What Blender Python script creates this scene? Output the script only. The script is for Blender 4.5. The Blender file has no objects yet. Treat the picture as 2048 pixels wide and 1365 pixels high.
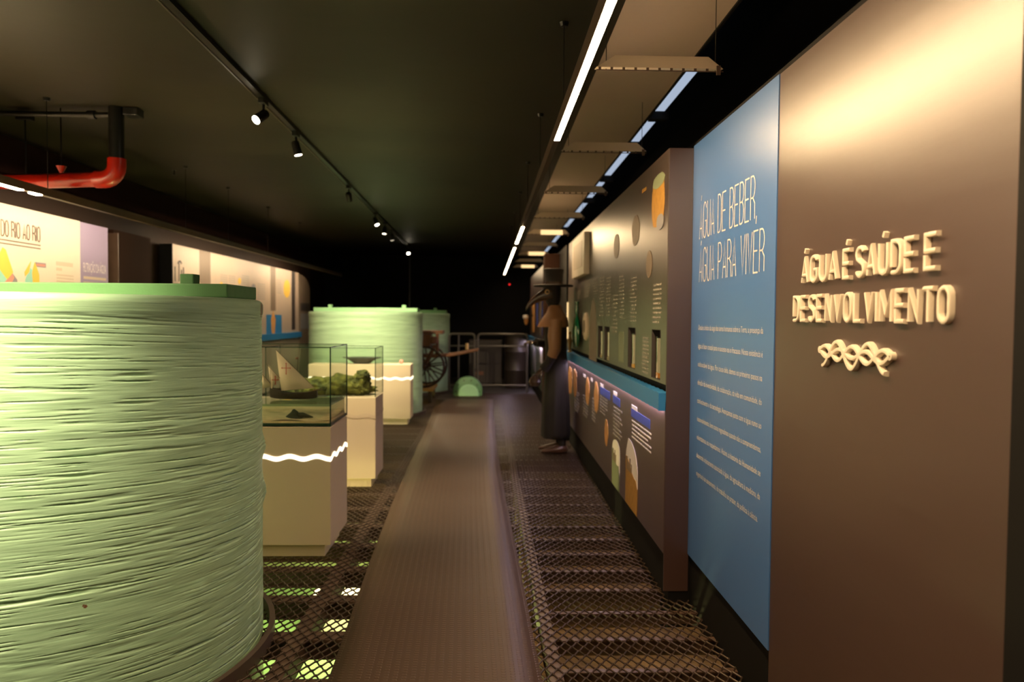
import bpy, bmesh, math, random
import numpy as np
from mathutils import Vector, Matrix, Euler

random.seed(7)
RNG = np.random.RandomState(7)
S = bpy.context.scene
C = S.collection
PI = math.pi

# ------------------------------------------------------------------ camera
cam_d = bpy.data.cameras.new('camera')
cam = bpy.data.objects.new('camera', cam_d)
C.objects.link(cam)
S.camera = cam
cam_d.sensor_width = 36.0
cam_d.lens = 24.61
cam_d.clip_start = 0.05
cam_d.clip_end = 100
cam.location = (0, 0, 1.5)
YAW = math.radians(1.64)
PITCH = math.radians(1.92)
ROLL = 0.0075
fwd = Vector((math.sin(YAW) * math.cos(PITCH), math.cos(YAW) * math.cos(PITCH), -math.sin(PITCH)))
rt = fwd.cross(Vector((0, 0, 1))).normalized()
up = rt.cross(fwd).normalized()
rt2 = rt * math.cos(ROLL) + up * math.sin(ROLL)
up2 = rt2.cross(fwd).normalized()
cam.matrix_world = Matrix(((rt2.x, up2.x, -fwd.x, 0), (rt2.y, up2.y, -fwd.y, 0), (rt2.z, up2.z, -fwd.z, 1.5), (0, 0, 0, 1)))
cam_d.dof.use_dof = True
cam_d.dof.focus_distance = 2.7
cam_d.dof.aperture_fstop = 2.2

# ------------------------------------------------------------------ world, exposure
S.view_settings.view_transform = 'Standard'
S.view_settings.look = 'None'
S.view_settings.gamma = 1.0
S.view_settings.use_curve_mapping = False
S.view_settings.exposure = 1.5
w = bpy.data.worlds.new('world')
S.world = w
w.use_nodes = True
w.node_tree.nodes['Background'].inputs[0].default_value = (0.01, 0.009, 0.007, 1)
w.node_tree.nodes['Background'].inputs[1].default_value = 0.15
try:
    S.cycles.max_bounces = 8
    S.cycles.transparent_max_bounces = 24
    S.cycles.caustics_reflective = False
    S.cycles.caustics_refractive = False
    S.cycles.sample_clamp_indirect = 6.0
    S.cycles.use_denoising = True
except Exception:
    pass

WARM = (1.0, 0.70, 0.37)
SPOTC = (1.0, 0.83, 0.50)
LED_STRENGTH = 64.0


def light(name, kind, loc, target, power, color=WARM, size=0.1, angle=60, blend=0.6, sx=None, sy=None):
    d = bpy.data.lights.new(name, kind)
    d.energy = power
    d.color = color
    if kind == 'SPOT':
        d.spot_size = math.radians(angle)
        d.spot_blend = blend
        d.shadow_soft_size = size
    elif kind == 'AREA':
        d.shape = 'RECTANGLE'
        d.size = sx
        d.size_y = sy
    else:
        d.shadow_soft_size = size
    o = bpy.data.objects.new(name, d)
    C.objects.link(o)
    o.location = loc
    if target is not None:
        o.rotation_euler = (Vector(target) - Vector(loc)).to_track_quat('-Z', 'Y').to_euler()
    return o


# ceiling track spots (heads are modelled further down at the same places)
TZ = 2.98


def trx(y_):
    return -1.534 - 0.0194 * (y_ - 3.386)



HEADS = [  # y on the track, aim point, lens brightness, power
    (0.95, (-2.25, 2.45, 1.2), 8, 230),
    (1.75, (-1.95, 2.60, 1.45), 8, 80),
    (4.85, (-2.9, 2.9, 1.0), 20, 30),
    (5.70, (-0.95, 5.9, 0.3), 6, 120),
    (7.98, (-1.80, 10.15, 1.25), 6, 250),
    (10.0, (-0.35, 9.3, 0.0), 12, 130),
    (11.0, (-1.75, 10.9, 1.6), 3, 60),
    (11.9, (-1.6, 12.6, 0.6), 2, 5),
    (14.6, (-1.0, 12.4, 0.3), 16, 40),
]
# lower level lamps
light('pit_lamp_far', 'AREA', (-1.3, 8.6, -0.75), (-1.3, 9.0, -3), 110, (1.0, 1.0, 0.60), sx=1.6, sy=0.8)
light('pit_lamp_near', 'AREA', (-1.5, 5.2, -2.3), (-1.35, 4.4, 0), 45, (1.0, 0.90, 0.30), sx=0.7, sy=0.5)
light('pit_lamp_low', 'POINT', (-1.9, 6.4, -0.9), None, 6, (0.92, 1.0, 0.4), size=0.2)
light('pit_lamp_side', 'POINT', (-2.9, 4.6, -1.0), None, 4, (0.85, 1.0, 0.35), size=0.2)
light('pit_lamp_back', 'POINT', (-1.4, 12.3, -0.5), None, 8, (0.95, 0.85, 0.2), size=0.2)


# ------------------------------------------------------------------ materials
def col(h, k=1.0):
    if isinstance(h, str):
        h = h.lstrip('#')
        v = [int(h[i:i + 2], 16) / 255 for i in (0, 2, 4)]
        v = [(x / 12.92 if x <= 0.04045 else ((x + 0.055) / 1.055) ** 2.4) for x in v]
    else:
        v = list(h)
    return (v[0] * k, v[1] * k, v[2] * k, 1.0)


def mat(name, base, rough=0.5, metal=0.0, spec=0.5, emit=None, es=0.0, noise=None, bump=None, coat=0.0):
    m = bpy.data.materials.new(name)
    m.use_nodes = True
    nt = m.node_tree
    b = nt.nodes['Principled BSDF']
    base = col(base)
    b.inputs['Base Color'].default_value = base
    b.inputs['Roughness'].default_value = rough
    b.inputs['Metallic'].default_value = metal
    b.inputs['Specular IOR Level'].default_value = spec
    if coat:
        b.inputs['Coat Weight'].default_value = coat
    if emit is not None:
        b.inputs['Emission Color'].default_value = col(emit)
        b.inputs['Emission Strength'].default_value = es
    tc = None
    if noise or bump:
        tc = nt.nodes.new('ShaderNodeTexCoord')
    if noise:
        sc, amt, c2 = noise[:3]
        n = nt.nodes.new('ShaderNodeTexNoise')
        n.inputs['Scale'].default_value = sc
        n.inputs['Detail'].default_value = 5
        nt.links.new(tc.outputs['Object'], n.inputs['Vector'])
        r = nt.nodes.new('ShaderNodeValToRGB')
        r.color_ramp.elements[0].position = 0.35
        r.color_ramp.elements[1].position = 0.7
        r.color_ramp.elements[0].color = base
        c2 = col(c2)
        r.color_ramp.elements[1].color = tuple(base[i] * (1 - amt) + c2[i] * amt for i in range(3)) + (1,)
        nt.links.new(n.outputs['Fac'], r.inputs['Fac'])
        nt.links.new(r.outputs['Color'], b.inputs['Base Color'])
    if bump:
        sc, st, dist = bump[:3]
        n = nt.nodes.new('ShaderNodeTexNoise')
        n.inputs['Scale'].default_value = sc
        n.inputs['Detail'].default_value = 4
        mp = nt.nodes.new('ShaderNodeMapping')
        if len(bump) > 3:
            mp.inputs['Scale'].default_value = bump[3]
        nt.links.new(tc.outputs['Object'], mp.inputs['Vector'])
        nt.links.new(mp.outputs['Vector'], n.inputs['Vector'])
        bp = nt.nodes.new('ShaderNodeBump')
        bp.inputs['Strength'].default_value = st
        bp.inputs['Distance'].default_value = dist
        nt.links.new(n.outputs['Fac'], bp.inputs['Height'])
        nt.links.new(bp.outputs['Normal'], b.inputs['Normal'])
    return m


def emis(name, c, s):
    m = bpy.data.materials.new(name)
    m.use_nodes = True
    nt = m.node_tree
    nt.nodes.clear()
    e = nt.nodes.new('ShaderNodeEmission')
    e.inputs[0].default_value = col(c)
    e.inputs[1].default_value = s
    o = nt.nodes.new('ShaderNodeOutputMaterial')
    nt.links.new(e.outputs[0], o.inputs[0])
    return m


def glass(name, tint, refl=1.0, alpha=None):
    m = bpy.data.materials.new(name)
    m.use_nodes = True
    nt = m.node_tree
    nt.nodes.clear()
    t = nt.nodes.new('ShaderNodeBsdfTransparent')
    t.inputs[0].default_value = col(tint)
    g = nt.nodes.new('ShaderNodeBsdfGlossy')
    g.inputs['Roughness'].default_value = 0.02
    g.inputs['Color'].default_value = (1, 1, 1, 1)
    f = nt.nodes.new('ShaderNodeFresnel')
    f.inputs[0].default_value = 1.45
    mu = nt.nodes.new('ShaderNodeMath')
    mu.operation = 'MULTIPLY'
    mu.inputs[1].default_value = refl
    mx = nt.nodes.new('ShaderNodeMixShader')
    o = nt.nodes.new('ShaderNodeOutputMaterial')
    ge = nt.nodes.new('ShaderNodeNewGeometry')
    iv = nt.nodes.new('ShaderNodeMath'); iv.operation = 'SUBTRACT'; iv.inputs[0].default_value = 1.0
    nt.links.new(ge.outputs['Backfacing'], iv.inputs[1])
    m2_ = nt.nodes.new('ShaderNodeMath'); m2_.operation = 'MULTIPLY'
    nt.links.new(f.outputs[0], m2_.inputs[0]); nt.links.new(iv.outputs[0], m2_.inputs[1])
    nt.links.new(m2_.outputs[0], mu.inputs[0])
    nt.links.new(mu.outputs[0], mx.inputs[0])
    nt.links.new(t.outputs[0], mx.inputs[1])
    nt.links.new(g.outputs[0], mx.inputs[2])
    nt.links.new(mx.outputs[0], o.inputs[0])
    return m


M = {}
M['wall_brown'] = mat('satin brown laminate', (0.062, 0.029, 0.024), 0.37, spec=1.0, bump=(3.0, 0.06, 0.02, (1, 0.25, 6)))
M['wall_blue'] = mat('blue printed vinyl', (0.065, 0.185, 0.50), 0.37, spec=0.9)
M['black'] = mat('matt black paint', (0.006, 0.005, 0.005), 0.7, spec=0.2)
M['black_gloss'] = mat('black metal', (0.008, 0.007, 0.006), 0.35)
M['ceiling'] = mat('dark ceiling paint', (0.023, 0.017, 0.010), 0.55, spec=0.3, noise=(0.8, 0.5, (0.034, 0.024, 0.015)), bump=(1.2, 0.2, 0.03))
M['slab'] = mat('brown slab paint', (0.62, 0.46, 0.38), 0.6, noise=(1.5, 0.5, (0.5, 0.38, 0.32)))
M['dark_brown'] = mat('dark brown cladding', (0.030, 0.016, 0.010), 0.7, spec=0.2)
M['pillar_paint'] = mat('matt red brown paint', (0.030, 0.013, 0.008), 0.85, spec=0.1)
M['grating'] = mat('brown painted expanded metal', (0.060, 0.036, 0.024), 0.38, metal=0.3, spec=0.6)
M['steel'] = mat('brown painted steel', (0.095, 0.055, 0.036), 0.45, spec=0.5, noise=(12, 0.5, (0.06, 0.035, 0.022)))
M['steel_dark'] = mat('dark steel', (0.02, 0.015, 0.012), 0.5)
M['concrete'] = mat('stained concrete', (0.11, 0.07, 0.03), 0.8, noise=(9, 0.8, (0.24, 0.15, 0.06)), bump=(30, 0.4, 0.01))
M['pit_floor'] = mat('green lower floor', (0.12, 0.20, 0.05), 0.6, noise=(2.0, 0.7, (0.22, 0.34, 0.10)))
M['pit_wall'] = mat('lower wall', (0.22, 0.26, 0.08), 0.7)
M['mint'] = None
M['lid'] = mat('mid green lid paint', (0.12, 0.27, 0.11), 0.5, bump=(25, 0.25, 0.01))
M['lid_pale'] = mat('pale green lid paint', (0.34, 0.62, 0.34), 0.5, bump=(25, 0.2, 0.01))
M['collar'] = mat('brown collar', (0.07, 0.045, 0.035), 0.5)
M['white'] = mat('white lacquer', (0.66, 0.54, 0.40), 0.45)
M['letter'] = mat('cream letters', (0.80, 0.70, 0.58), 0.45)
M['print_white'] = mat('white ink', (0.80, 0.72, 0.68), 0.5)
M['print_cream'] = mat('cream ink', (0.62, 0.50, 0.38), 0.5)
M['print_text'] = mat('dim white ink', (0.34, 0.30, 0.26), 0.45)
M['print_blue'] = mat('royal blue ink', (0.05, 0.08, 0.42), 0.45)
M['print_orange'] = mat('orange ink', (0.65, 0.26, 0.08), 0.5, noise=(20, 0.7, (0.75, 0.50, 0.15)))
M['print_ochre'] = mat('ochre ink', (0.45, 0.23, 0.04), 0.5, noise=(25, 0.6, (0.28, 0.13, 0.02)))
M['print_green'] = mat('pale green ink', (0.22, 0.25, 0.15), 0.5)
M['print_sage'] = mat('sage print', (0.10, 0.115, 0.07), 0.36, spec=0.45)
M['shelf_blue'] = mat('blue shelf lacquer', (0.035, 0.21, 0.50), 0.4)
M['led'] = emis('led diffuser', WARM, LED_STRENGTH)
M['led_far'] = emis('led diffuser far', (1.0, 0.76, 0.45), LED_STRENGTH * 0.2)
M['led_left'] = emis('led diffuser left', (1.0, 0.78, 0.46), 105.0)
M['led_wash_near'] = emis('wall washer near', (1.0, 0.78, 0.52), 60.0)  # for the unseen strips added to brighten the left panels
M['led_wash'] = emis('wall washer', (1.0, 0.76, 0.48), 62.0)
M['led_cool'] = emis('under shelf strip', (0.95, 0.74, 0.95), 15.0)
M['wave'] = emis('wave light', (1.0, 0.78, 0.50), 1.1)
M['lens_warm'] = emis('lens', (1.0, 0.86, 0.62), 25)
M['lamp_soft'] = emis('soft lamp', (1.0, 0.66, 0.30), 0.5)
M['daylight'] = emis('daylight slot', (0.42, 0.50, 0.64), 0.33)
M['red_led'] = emis('red indicator', (1.0, 0.02, 0.02), 0.6)
M['red'] = mat('red pipe paint', (0.40, 0.011, 0.003), 0.28, spec=0.6)
M['cream_panel'] = mat('cream panel', (0.74, 0.64, 0.52), 0.5)
M['pink_panel'] = mat('pale printed panel', (0.50, 0.40, 0.33), 0.5, noise=(1.2, 0.5, (0.58, 0.44, 0.32)))
M['purple'] = mat('violet print', (0.34, 0.27, 0.42), 0.5)
M['tan'] = mat('tan ink', (0.20, 0.145, 0.105), 0.5)
M['dark_ink'] = mat('dark ink', (0.05, 0.04, 0.04), 0.5)
M['yellow'] = mat('yellow ink', (0.80, 0.52, 0.08), 0.5)
M['teal'] = mat('teal ink', (0.30, 0.60, 0.50), 0.5)
M['grey_ink'] = mat('grey ink', (0.25, 0.24, 0.26), 0.5)
M['rose'] = mat('rose ink', (0.65, 0.25, 0.2), 0.5)
M['glass'] = glass('case glass', (0.975, 0.988, 0.968), 0.9)
M['glass_edge'] = mat('glass edge', (0.008, 0.03, 0.018), 0.2)
M['water'] = glass('model water', (0.64, 0.74, 0.70), 1.0)
M['tube_glass'] = glass('tube glass', (0.9, 0.85, 0.72), 1.0)
M['sand'] = mat('model sea bed', (0.92, 0.70, 0.44), 0.8, noise=(14, 0.6, (0.48, 0.38, 0.16)), bump=(30, 0.5, 0.01))
M['sea_back'] = mat('model backdrop', (0.95, 0.82, 0.56), 0.7)
M['rock'] = mat('model rock', (0.06, 0.055, 0.03), 0.9, bump=(40, 0.8, 0.01))
M['hull'] = mat('dark hull wood', (0.035, 0.018, 0.009), 0.5)
M['sail'] = mat('sail cloth', (0.68, 0.56, 0.40), 0.8)
M['redcross'] = mat('red cross paint', (0.45, 0.03, 0.02), 0.7)
M['moss'] = mat('mossy reef', (0.035, 0.05, 0.012), 0.9, noise=(14, 0.9, (0.20, 0.21, 0.035)), bump=(45, 1.0, 0.02))
M['bowl'] = mat('dark bowl', (0.05, 0.055, 0.05), 0.4)
M['green_glass'] = mat('green bottle glass', (0.006, 0.11, 0.045), 0.08, spec=0.9, coat=0.5)
M['brass'] = mat('brass', (0.5, 0.32, 0.12), 0.35, metal=0.8)
M['wood'] = mat('old cart wood', (0.19, 0.070, 0.028), 0.6, noise=(10, 0.7, (0.09, 0.035, 0.015)), bump=(20, 0.4, 0.01, (1, 1, 6)))
M['iron'] = mat('dark iron', (0.045, 0.022, 0.014), 0.45, metal=0.5)
M['yellow_wood'] = mat('yellow platform wood', (0.30, 0.16, 0.03), 0.6)
M['coat'] = mat('brown waxed coat', (0.28, 0.14, 0.065), 0.5, bump=(9, 0.35, 0.03, (1, 1, 0.4)))
M['coat_dark'] = mat('black robe cloth', (0.012, 0.008, 0.006), 0.8, bump=(8, 0.4, 0.03, (1, 1, 0.3)))
M['leather'] = mat('dark leather', (0.050, 0.028, 0.018), 0.27, spec=0.7)
M['shoe'] = mat('brown shoe leather', (0.09, 0.042, 0.026), 0.3, spec=0.6)
M['rail'] = mat('grey barrier steel', (0.12, 0.105, 0.09), 0.4, metal=0.5)
M['cabinet'] = mat('dark brown cabinet', (0.035, 0.024, 0.018), 0.4)
M['mat_far'] = None


def node_tank():
    m = bpy.data.materials.new('mint tank paint')
    m.use_nodes = True
    nt = m.node_tree
    L = nt.links.new
    b = nt.nodes['Principled BSDF']
    b.inputs['Roughness'].default_value = 0.42
    b.inputs['Specular IOR Level'].default_value = 0.5
    tc = nt.nodes.new('ShaderNodeTexCoord')
    mp = nt.nodes.new('ShaderNodeMapping')
    mp.inputs['Scale'].default_value = (2.2, 2.2, 60)
    L(tc.outputs['Object'], mp.inputs['Vector'])
    n1 = nt.nodes.new('ShaderNodeTexNoise')
    n1.inputs['Scale'].default_value = 1.6
    n1.inputs['Detail'].default_value = 6
    L(mp.outputs['Vector'], n1.inputs['Vector'])
    r = nt.nodes.new('ShaderNodeValToRGB')
    e = r.color_ramp.elements
    e[0].position = 0.36; e[0].color = (0.29, 0.44, 0.28, 1)
    e[1].position = 0.5; e[1].color = (0.36, 0.53, 0.35, 1)
    L(n1.outputs['Fac'], r.inputs['Fac'])
    # chipped paint spots, brown primer showing
    n2 = nt.nodes.new('ShaderNodeTexNoise')
    n2.inputs['Scale'].default_value = 9
    n2.inputs['Detail'].default_value = 8
    L(tc.outputs['Object'], n2.inputs['Vector'])
    r2 = nt.nodes.new('ShaderNodeValToRGB')
    r2.color_ramp.elements[0].position = 0.735; r2.color_ramp.elements[0].color = (0, 0, 0, 1)
    r2.color_ramp.elements[1].position = 0.75; r2.color_ramp.elements[1].color = (1, 1, 1, 1)
    L(n2.outputs['Fac'], r2.inputs['Fac'])
    mx = nt.nodes.new('ShaderNodeMixRGB')
    mx.inputs[2].default_value = (0.16, 0.07, 0.04, 1)
    L(r2.outputs['Color'], mx.inputs[0])
    L(r.outputs['Color'], mx.inputs[1])
    # one worn patch at the rim (its own place on the tank)
    sx = nt.nodes.new('ShaderNodeVectorMath'); sx.operation = 'DISTANCE'
    sx.inputs[1].default_value = (0.862, 0.165, 1.530)
    L(tc.outputs['Object'], sx.inputs[0])
    ad = nt.nodes.new('ShaderNodeMath'); ad.operation = 'MULTIPLY_ADD'
    ad.inputs[1].default_value = 0.10; ad.inputs[2].default_value = -0.05
    L(n2.outputs['Fac'], ad.inputs[0])
    su = nt.nodes.new('ShaderNodeMath'); su.operation = 'ADD'
    L(sx.outputs['Value'], su.inputs[0]); L(ad.outputs[0], su.inputs[1])
    lt = nt.nodes.new('ShaderNodeMath'); lt.operation = 'LESS_THAN'; lt.inputs[1].default_value = 0.040
    L(su.outputs[0], lt.inputs[0])
    mx2 = nt.nodes.new('ShaderNodeMixRGB')
    mx2.inputs[2].default_value = (0.22, 0.15, 0.10, 1)
    L(lt.outputs[0], mx2.inputs[0]); L(mx.outputs[0], mx2.inputs[1])
    L(mx2.outputs[0], b.inputs['Base Color'])
    mp2 = nt.nodes.new('ShaderNodeMapping')
    mp2.inputs['Scale'].default_value = (4, 4, 150)
    L(tc.outputs['Object'], mp2.inputs['Vector'])
    n3 = nt.nodes.new('ShaderNodeTexNoise')
    n3.inputs['Scale'].default_value = 1.5
    n3.inputs['Detail'].default_value = 5
    L(mp2.outputs['Vector'], n3.inputs['Vector'])
    bp = nt.nodes.new('ShaderNodeBump')
    bp.inputs['Strength'].default_value = 0.22
    bp.inputs['Distance'].default_value = 0.004
    L(n3.outputs['Fac'], bp.inputs['Height'])
    L(bp.outputs['Normal'], b.inputs['Normal'])
    return m


M['mint'] = node_tank()


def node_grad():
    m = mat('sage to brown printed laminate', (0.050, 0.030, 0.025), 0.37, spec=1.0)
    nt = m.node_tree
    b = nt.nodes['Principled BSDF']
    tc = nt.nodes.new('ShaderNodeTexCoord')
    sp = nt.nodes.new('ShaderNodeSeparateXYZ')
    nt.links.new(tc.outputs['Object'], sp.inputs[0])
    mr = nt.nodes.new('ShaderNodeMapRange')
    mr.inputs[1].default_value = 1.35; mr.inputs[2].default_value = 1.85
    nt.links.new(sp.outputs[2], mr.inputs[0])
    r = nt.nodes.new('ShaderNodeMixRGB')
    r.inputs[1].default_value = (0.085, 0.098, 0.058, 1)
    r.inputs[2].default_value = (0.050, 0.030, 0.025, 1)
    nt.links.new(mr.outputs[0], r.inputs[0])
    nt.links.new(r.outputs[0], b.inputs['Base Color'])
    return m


M['grad_print'] = node_grad()
for k_ in ('wall_brown', 'wall_blue', 'grad_print'):
    b_ = M[k_].node_tree.nodes['Principled BSDF']
    b_.inputs['Coat Weight'].default_value = 0.6
    b_.inputs['Coat Roughness'].default_value = 0.34


def node_mat():
    """ribbed rubber runner: rows of small raised dashes"""
    m = bpy.data.materials.new('brown rubber runner')
    m.use_nodes = True
    nt = m.node_tree
    L = nt.links.new
    b = nt.nodes['Principled BSDF']
    b.inputs['Roughness'].default_value = 0.48
    b.inputs['Specular IOR Level'].default_value = 0.45
    uv = nt.nodes.new('ShaderNodeUVMap')
    sp = nt.nodes.new('ShaderNodeSeparateXYZ')
    L(uv.outputs[0], sp.inputs[0])

    def wave(sock, freq):
        a = nt.nodes.new('ShaderNodeMath'); a.operation = 'MULTIPLY'; a.inputs[1].default_value = freq * 2 * PI
        L(sock, a.inputs[0])
        s = nt.nodes.new('ShaderNodeMath'); s.operation = 'SINE'
        L(a.outputs[0], s.inputs[0])
        return s
    wu = wave(sp.outputs[0], 26.0)
    wv = wave(sp.outputs[1], 46.0)
    g1 = nt.nodes.new('ShaderNodeMath'); g1.operation = 'SMOOTH_MIN'
    g1.inputs[2].default_value = 0.3
    L(wu.outputs[0], g1.inputs[0]); L(wv.outputs[0], g1.inputs[1])
    cl = nt.nodes.new('ShaderNodeMapRange')
    cl.inputs[1].default_value = -0.2; cl.inputs[2].default_value = 0.5
    L(g1.outputs[0], cl.inputs[0])
    bp = nt.nodes.new('ShaderNodeBump')
    bp.inputs['Strength'].default_value = 0.8
    bp.inputs['Distance'].default_value = 0.0025
    L(cl.outputs[0], bp.inputs['Height'])
    L(bp.outputs['Normal'], b.inputs['Normal'])
    cr = nt.nodes.new('ShaderNodeMixRGB')
    cr.inputs[1].default_value = (0.066, 0.036, 0.023, 1)
    cr.inputs[2].default_value = (0.090, 0.050, 0.032, 1)
    L(cl.outputs[0], cr.inputs[0])
    L(cr.outputs[0], b.inputs['Base Color'])
    return m


M['runner'] = node_mat()


# ------------------------------------------------------------------ mesh helpers
class MB:
    def __init__(self, xf=None):
        self.v = []; self.f = []; self.xf = xf

    def add(self, vs, fs):
        o = len(self.v)
        if self.xf:
            vs = [self.xf(*p) for p in vs]
        self.v.extend([tuple(p) for p in vs])
        self.f.extend([tuple(i + o for i in f) for f in fs])
        return self

    def box(self, x0, x1, y0, y1, z0, z1):
        vs = [(x, y, z) for x in (x0, x1) for y in (y0, y1) for z in (z0, z1)]
        fs = [(0, 1, 3, 2), (4, 6, 7, 5), (0, 4, 5, 1), (2, 3, 7, 6), (0, 2, 6, 4), (1, 5, 7, 3)]
        return self.add(vs, fs)

    def cbox(self, c, s, rot=None):
        vs = [Vector((x, y, z)) for x in (-s[0] / 2, s[0] / 2) for y in (-s[1] / 2, s[1] / 2) for z in (-s[2] / 2, s[2] / 2)]
        if rot is not None:
            R = Euler(rot).to_matrix()
            vs = [R @ v for v in vs]
        vs = [v + Vector(c) for v in vs]
        return self.add(vs, [(0, 1, 3, 2), (4, 6, 7, 5), (0, 4, 5, 1), (2, 3, 7, 6), (0, 2, 6, 4), (1, 5, 7, 3)])

    def prism(self, poly, axis, a, b):
        """poly: 2-D points in the plane of the two other axes (cyclic order x,y,z)"""
        n = len(poly)

        def P(p, t):
            if axis == 0: return (t, p[0], p[1])
            if axis == 1: return (p[0], t, p[1])
            return (p[0], p[1], t)
        vs = [P(p, a) for p in poly] + [P(p, b) for p in poly]
        fs = [tuple(range(n)), tuple(range(2 * n - 1, n - 1, -1))]
        fs += [(i, (i + 1) % n, n + (i + 1) % n, n + i) for i in range(n)]
        return self.add(vs, fs)

    def tube(self, pts, r, n=8, closed=False, cap=True, flat=1.0, upv=None):
        pts = [Vector(p) for p in pts]
        m = len(pts)
        rs = r if isinstance(r, (list, tuple)) else [r] * m
        vs = []
        prev = None
        for i, p in enumerate(pts):
            if closed:
                t = (pts[(i + 1) % m] - pts[i - 1])
            else:
                t = pts[min(i + 1, m - 1)] - pts[max(i - 1, 0)]
            t.normalize()
            if prev is None:
                a = Vector(upv) if upv else (Vector((0, 0, 1)) if abs(t.z) < 0.9 else Vector((1, 0, 0)))
            else:
                a = prev
            u = (a - t * a.dot(t)).normalized()
            prev = u
            v_ = t.cross(u)
            for k in range(n):
                an = 2 * PI * k / n
                vs.append(p + (u * math.cos(an) * flat + v_ * math.sin(an)) * rs[i])
        fs = []
        for i in range(m if closed else m - 1):
            j = (i + 1) % m
            for k in range(n):
                k2 = (k + 1) % n
                fs.append((i * n + k, i * n + k2, j * n + k2, j * n + k))
        if cap and not closed:
            fs.append(tuple(range(n - 1, -1, -1)))
            fs.append(tuple((m - 1) * n + k for k in range(n)))
        return self.add(vs, fs)

    def lathe(self, prof, c=(0, 0, 0), n=24, axis=2, sx=1.0, sy=1.0):
        vs = []
        for (r, h) in prof:
            for k in range(n):
                a = 2 * PI * k / n
                x, y = r * math.cos(a) * sx, r * math.sin(a) * sy
                if axis == 2: p = (x, y, h)
                elif axis == 1: p = (x, h, y)
                else: p = (h, x, y)
                vs.append((p[0] + c[0], p[1] + c[1], p[2] + c[2]))
        fs = []
        for i in range(len(prof) - 1):
            for k in range(n):
                k2 = (k + 1) % n
                fs.append((i * n + k, i * n + k2, (i + 1) * n + k2, (i + 1) * n + k))
        if prof[0][0] > 1e-6: fs.append(tuple(range(n - 1, -1, -1)))
        if prof[-1][0] > 1e-6: fs.append(tuple((len(prof) - 1) * n + k for k in range(n)))
        return self.add(vs, fs)

    def sweep2d(self, pts, sec, closed=False):
        """pts in the local uv plane, section (s lateral, t out of plane), closed polygon section"""
        pts = [Vector((p[0], p[1])) for p in pts]
        m = len(pts)
        k = len(sec)
        vs = []
        for i, p in enumerate(pts):
            a = pts[i - 1] if (i > 0 or closed) else None
            b = pts[(i + 1) % m] if (i < m - 1 or closed) else None
            d1 = (p - a).normalized() if a is not None else None
            d2 = (b - p).normalized() if b is not None else None
            if d1 is None: d1 = d2
            if d2 is None: d2 = d1
            n1 = Vector((-d1.y, d1.x)); n2 = Vector((-d2.y, d2.x))
            nn = n1 + n2
            if nn.length < 1e-4: nn = n1
            nn.normalize()
            sc = min(1.0 / max(nn.dot(n1), 0.3), 1.45) if nn.dot(n1) > 0.6 else 1.0
            for (s, t) in sec:
                q = p + nn * s * sc
                vs.append((q.x, q.y, t))
        fs = []
        for i in range(m if closed else m - 1):
            j = (i + 1) % m
            for q in range(k if k > 2 else 1):
                q2 = (q + 1) % k
                fs.append((i * k + q, i * k + q2, j * k + q2, j * k + q))
        if not closed and k > 2:
            fs.append(tuple(range(k - 1, -1, -1)))
            fs.append(tuple((m - 1) * k + q for q in range(k)))
        return self.add(vs, fs)

    def build(self, name, material, parent=None, smooth=False, bev=0.0, label=None, recalc=True, angle=40):
        me = bpy.data.meshes.new(name)
        me.from_pydata(self.v, [], self.f)
        if recalc:
            bm = bmesh.new()
            bm.from_mesh(me)
            bmesh.ops.recalc_face_normals(bm, faces=bm.faces)
            bm.to_mesh(me)
            bm.free()
        me.materials.append(material if not isinstance(material, str) else M[material])
        o = bpy.data.objects.new(name, me)
        C.objects.link(o)
        if parent is not None:
            o.parent = parent
        if smooth:
            me.shade_smooth()
            try:
                me.set_sharp_from_angle(angle=math.radians(angle))
            except Exception:
                pass
        if bev:
            md = o.modifiers.new('bevel', 'BEVEL')
            md.width = bev
            md.segments = 2
            md.limit_method = 'ANGLE'
            md.angle_limit = math.radians(50)
        if label:
            o['label'] = label
        return o


def empty(name, loc=(0, 0, 0), rz=0.0):
    o = bpy.data.objects.new(name, None)
    C.objects.link(o)
    o.location = loc
    o.rotation_euler = (0, 0, rz)
    o.empty_display_size = 0.1
    return o


def tag(o, label=None, cat=None, group=None, kind=None):
    if label: o['label'] = label
    if cat: o['category'] = cat
    if group: o['group'] = group
    if kind: o['kind'] = kind
    return o


def kids(o):
    return [c for c in bpy.data.objects if c.parent == o]


def copy_tree(o, parent=None, ks=None):
    c = o.copy()
    C.objects.link(c)
    c.parent = parent
    for ch in kids(o):
        copy_tree(ch, c)
    return c


def struct(o, label=None):
    o['kind'] = 'structure'
    if label: o['label'] = label
    return o


def right_xf(X):
    return lambda u, v, t: (X - t, -u, v)      # u = -Y


def left_xf(X):
    return lambda u, v, t: (X + t, u, v)       # u = Y


# ------------------------------------------------------------------ stroke alphabet
def arc(cx, cy, rx, ry, a0, a1, n=7):
    return [(cx + rx * math.cos(math.radians(a0 + (a1 - a0) * i / n)), cy + ry * math.sin(math.radians(a0 + (a1 - a0) * i / n))) for i in range(n + 1)]


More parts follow.
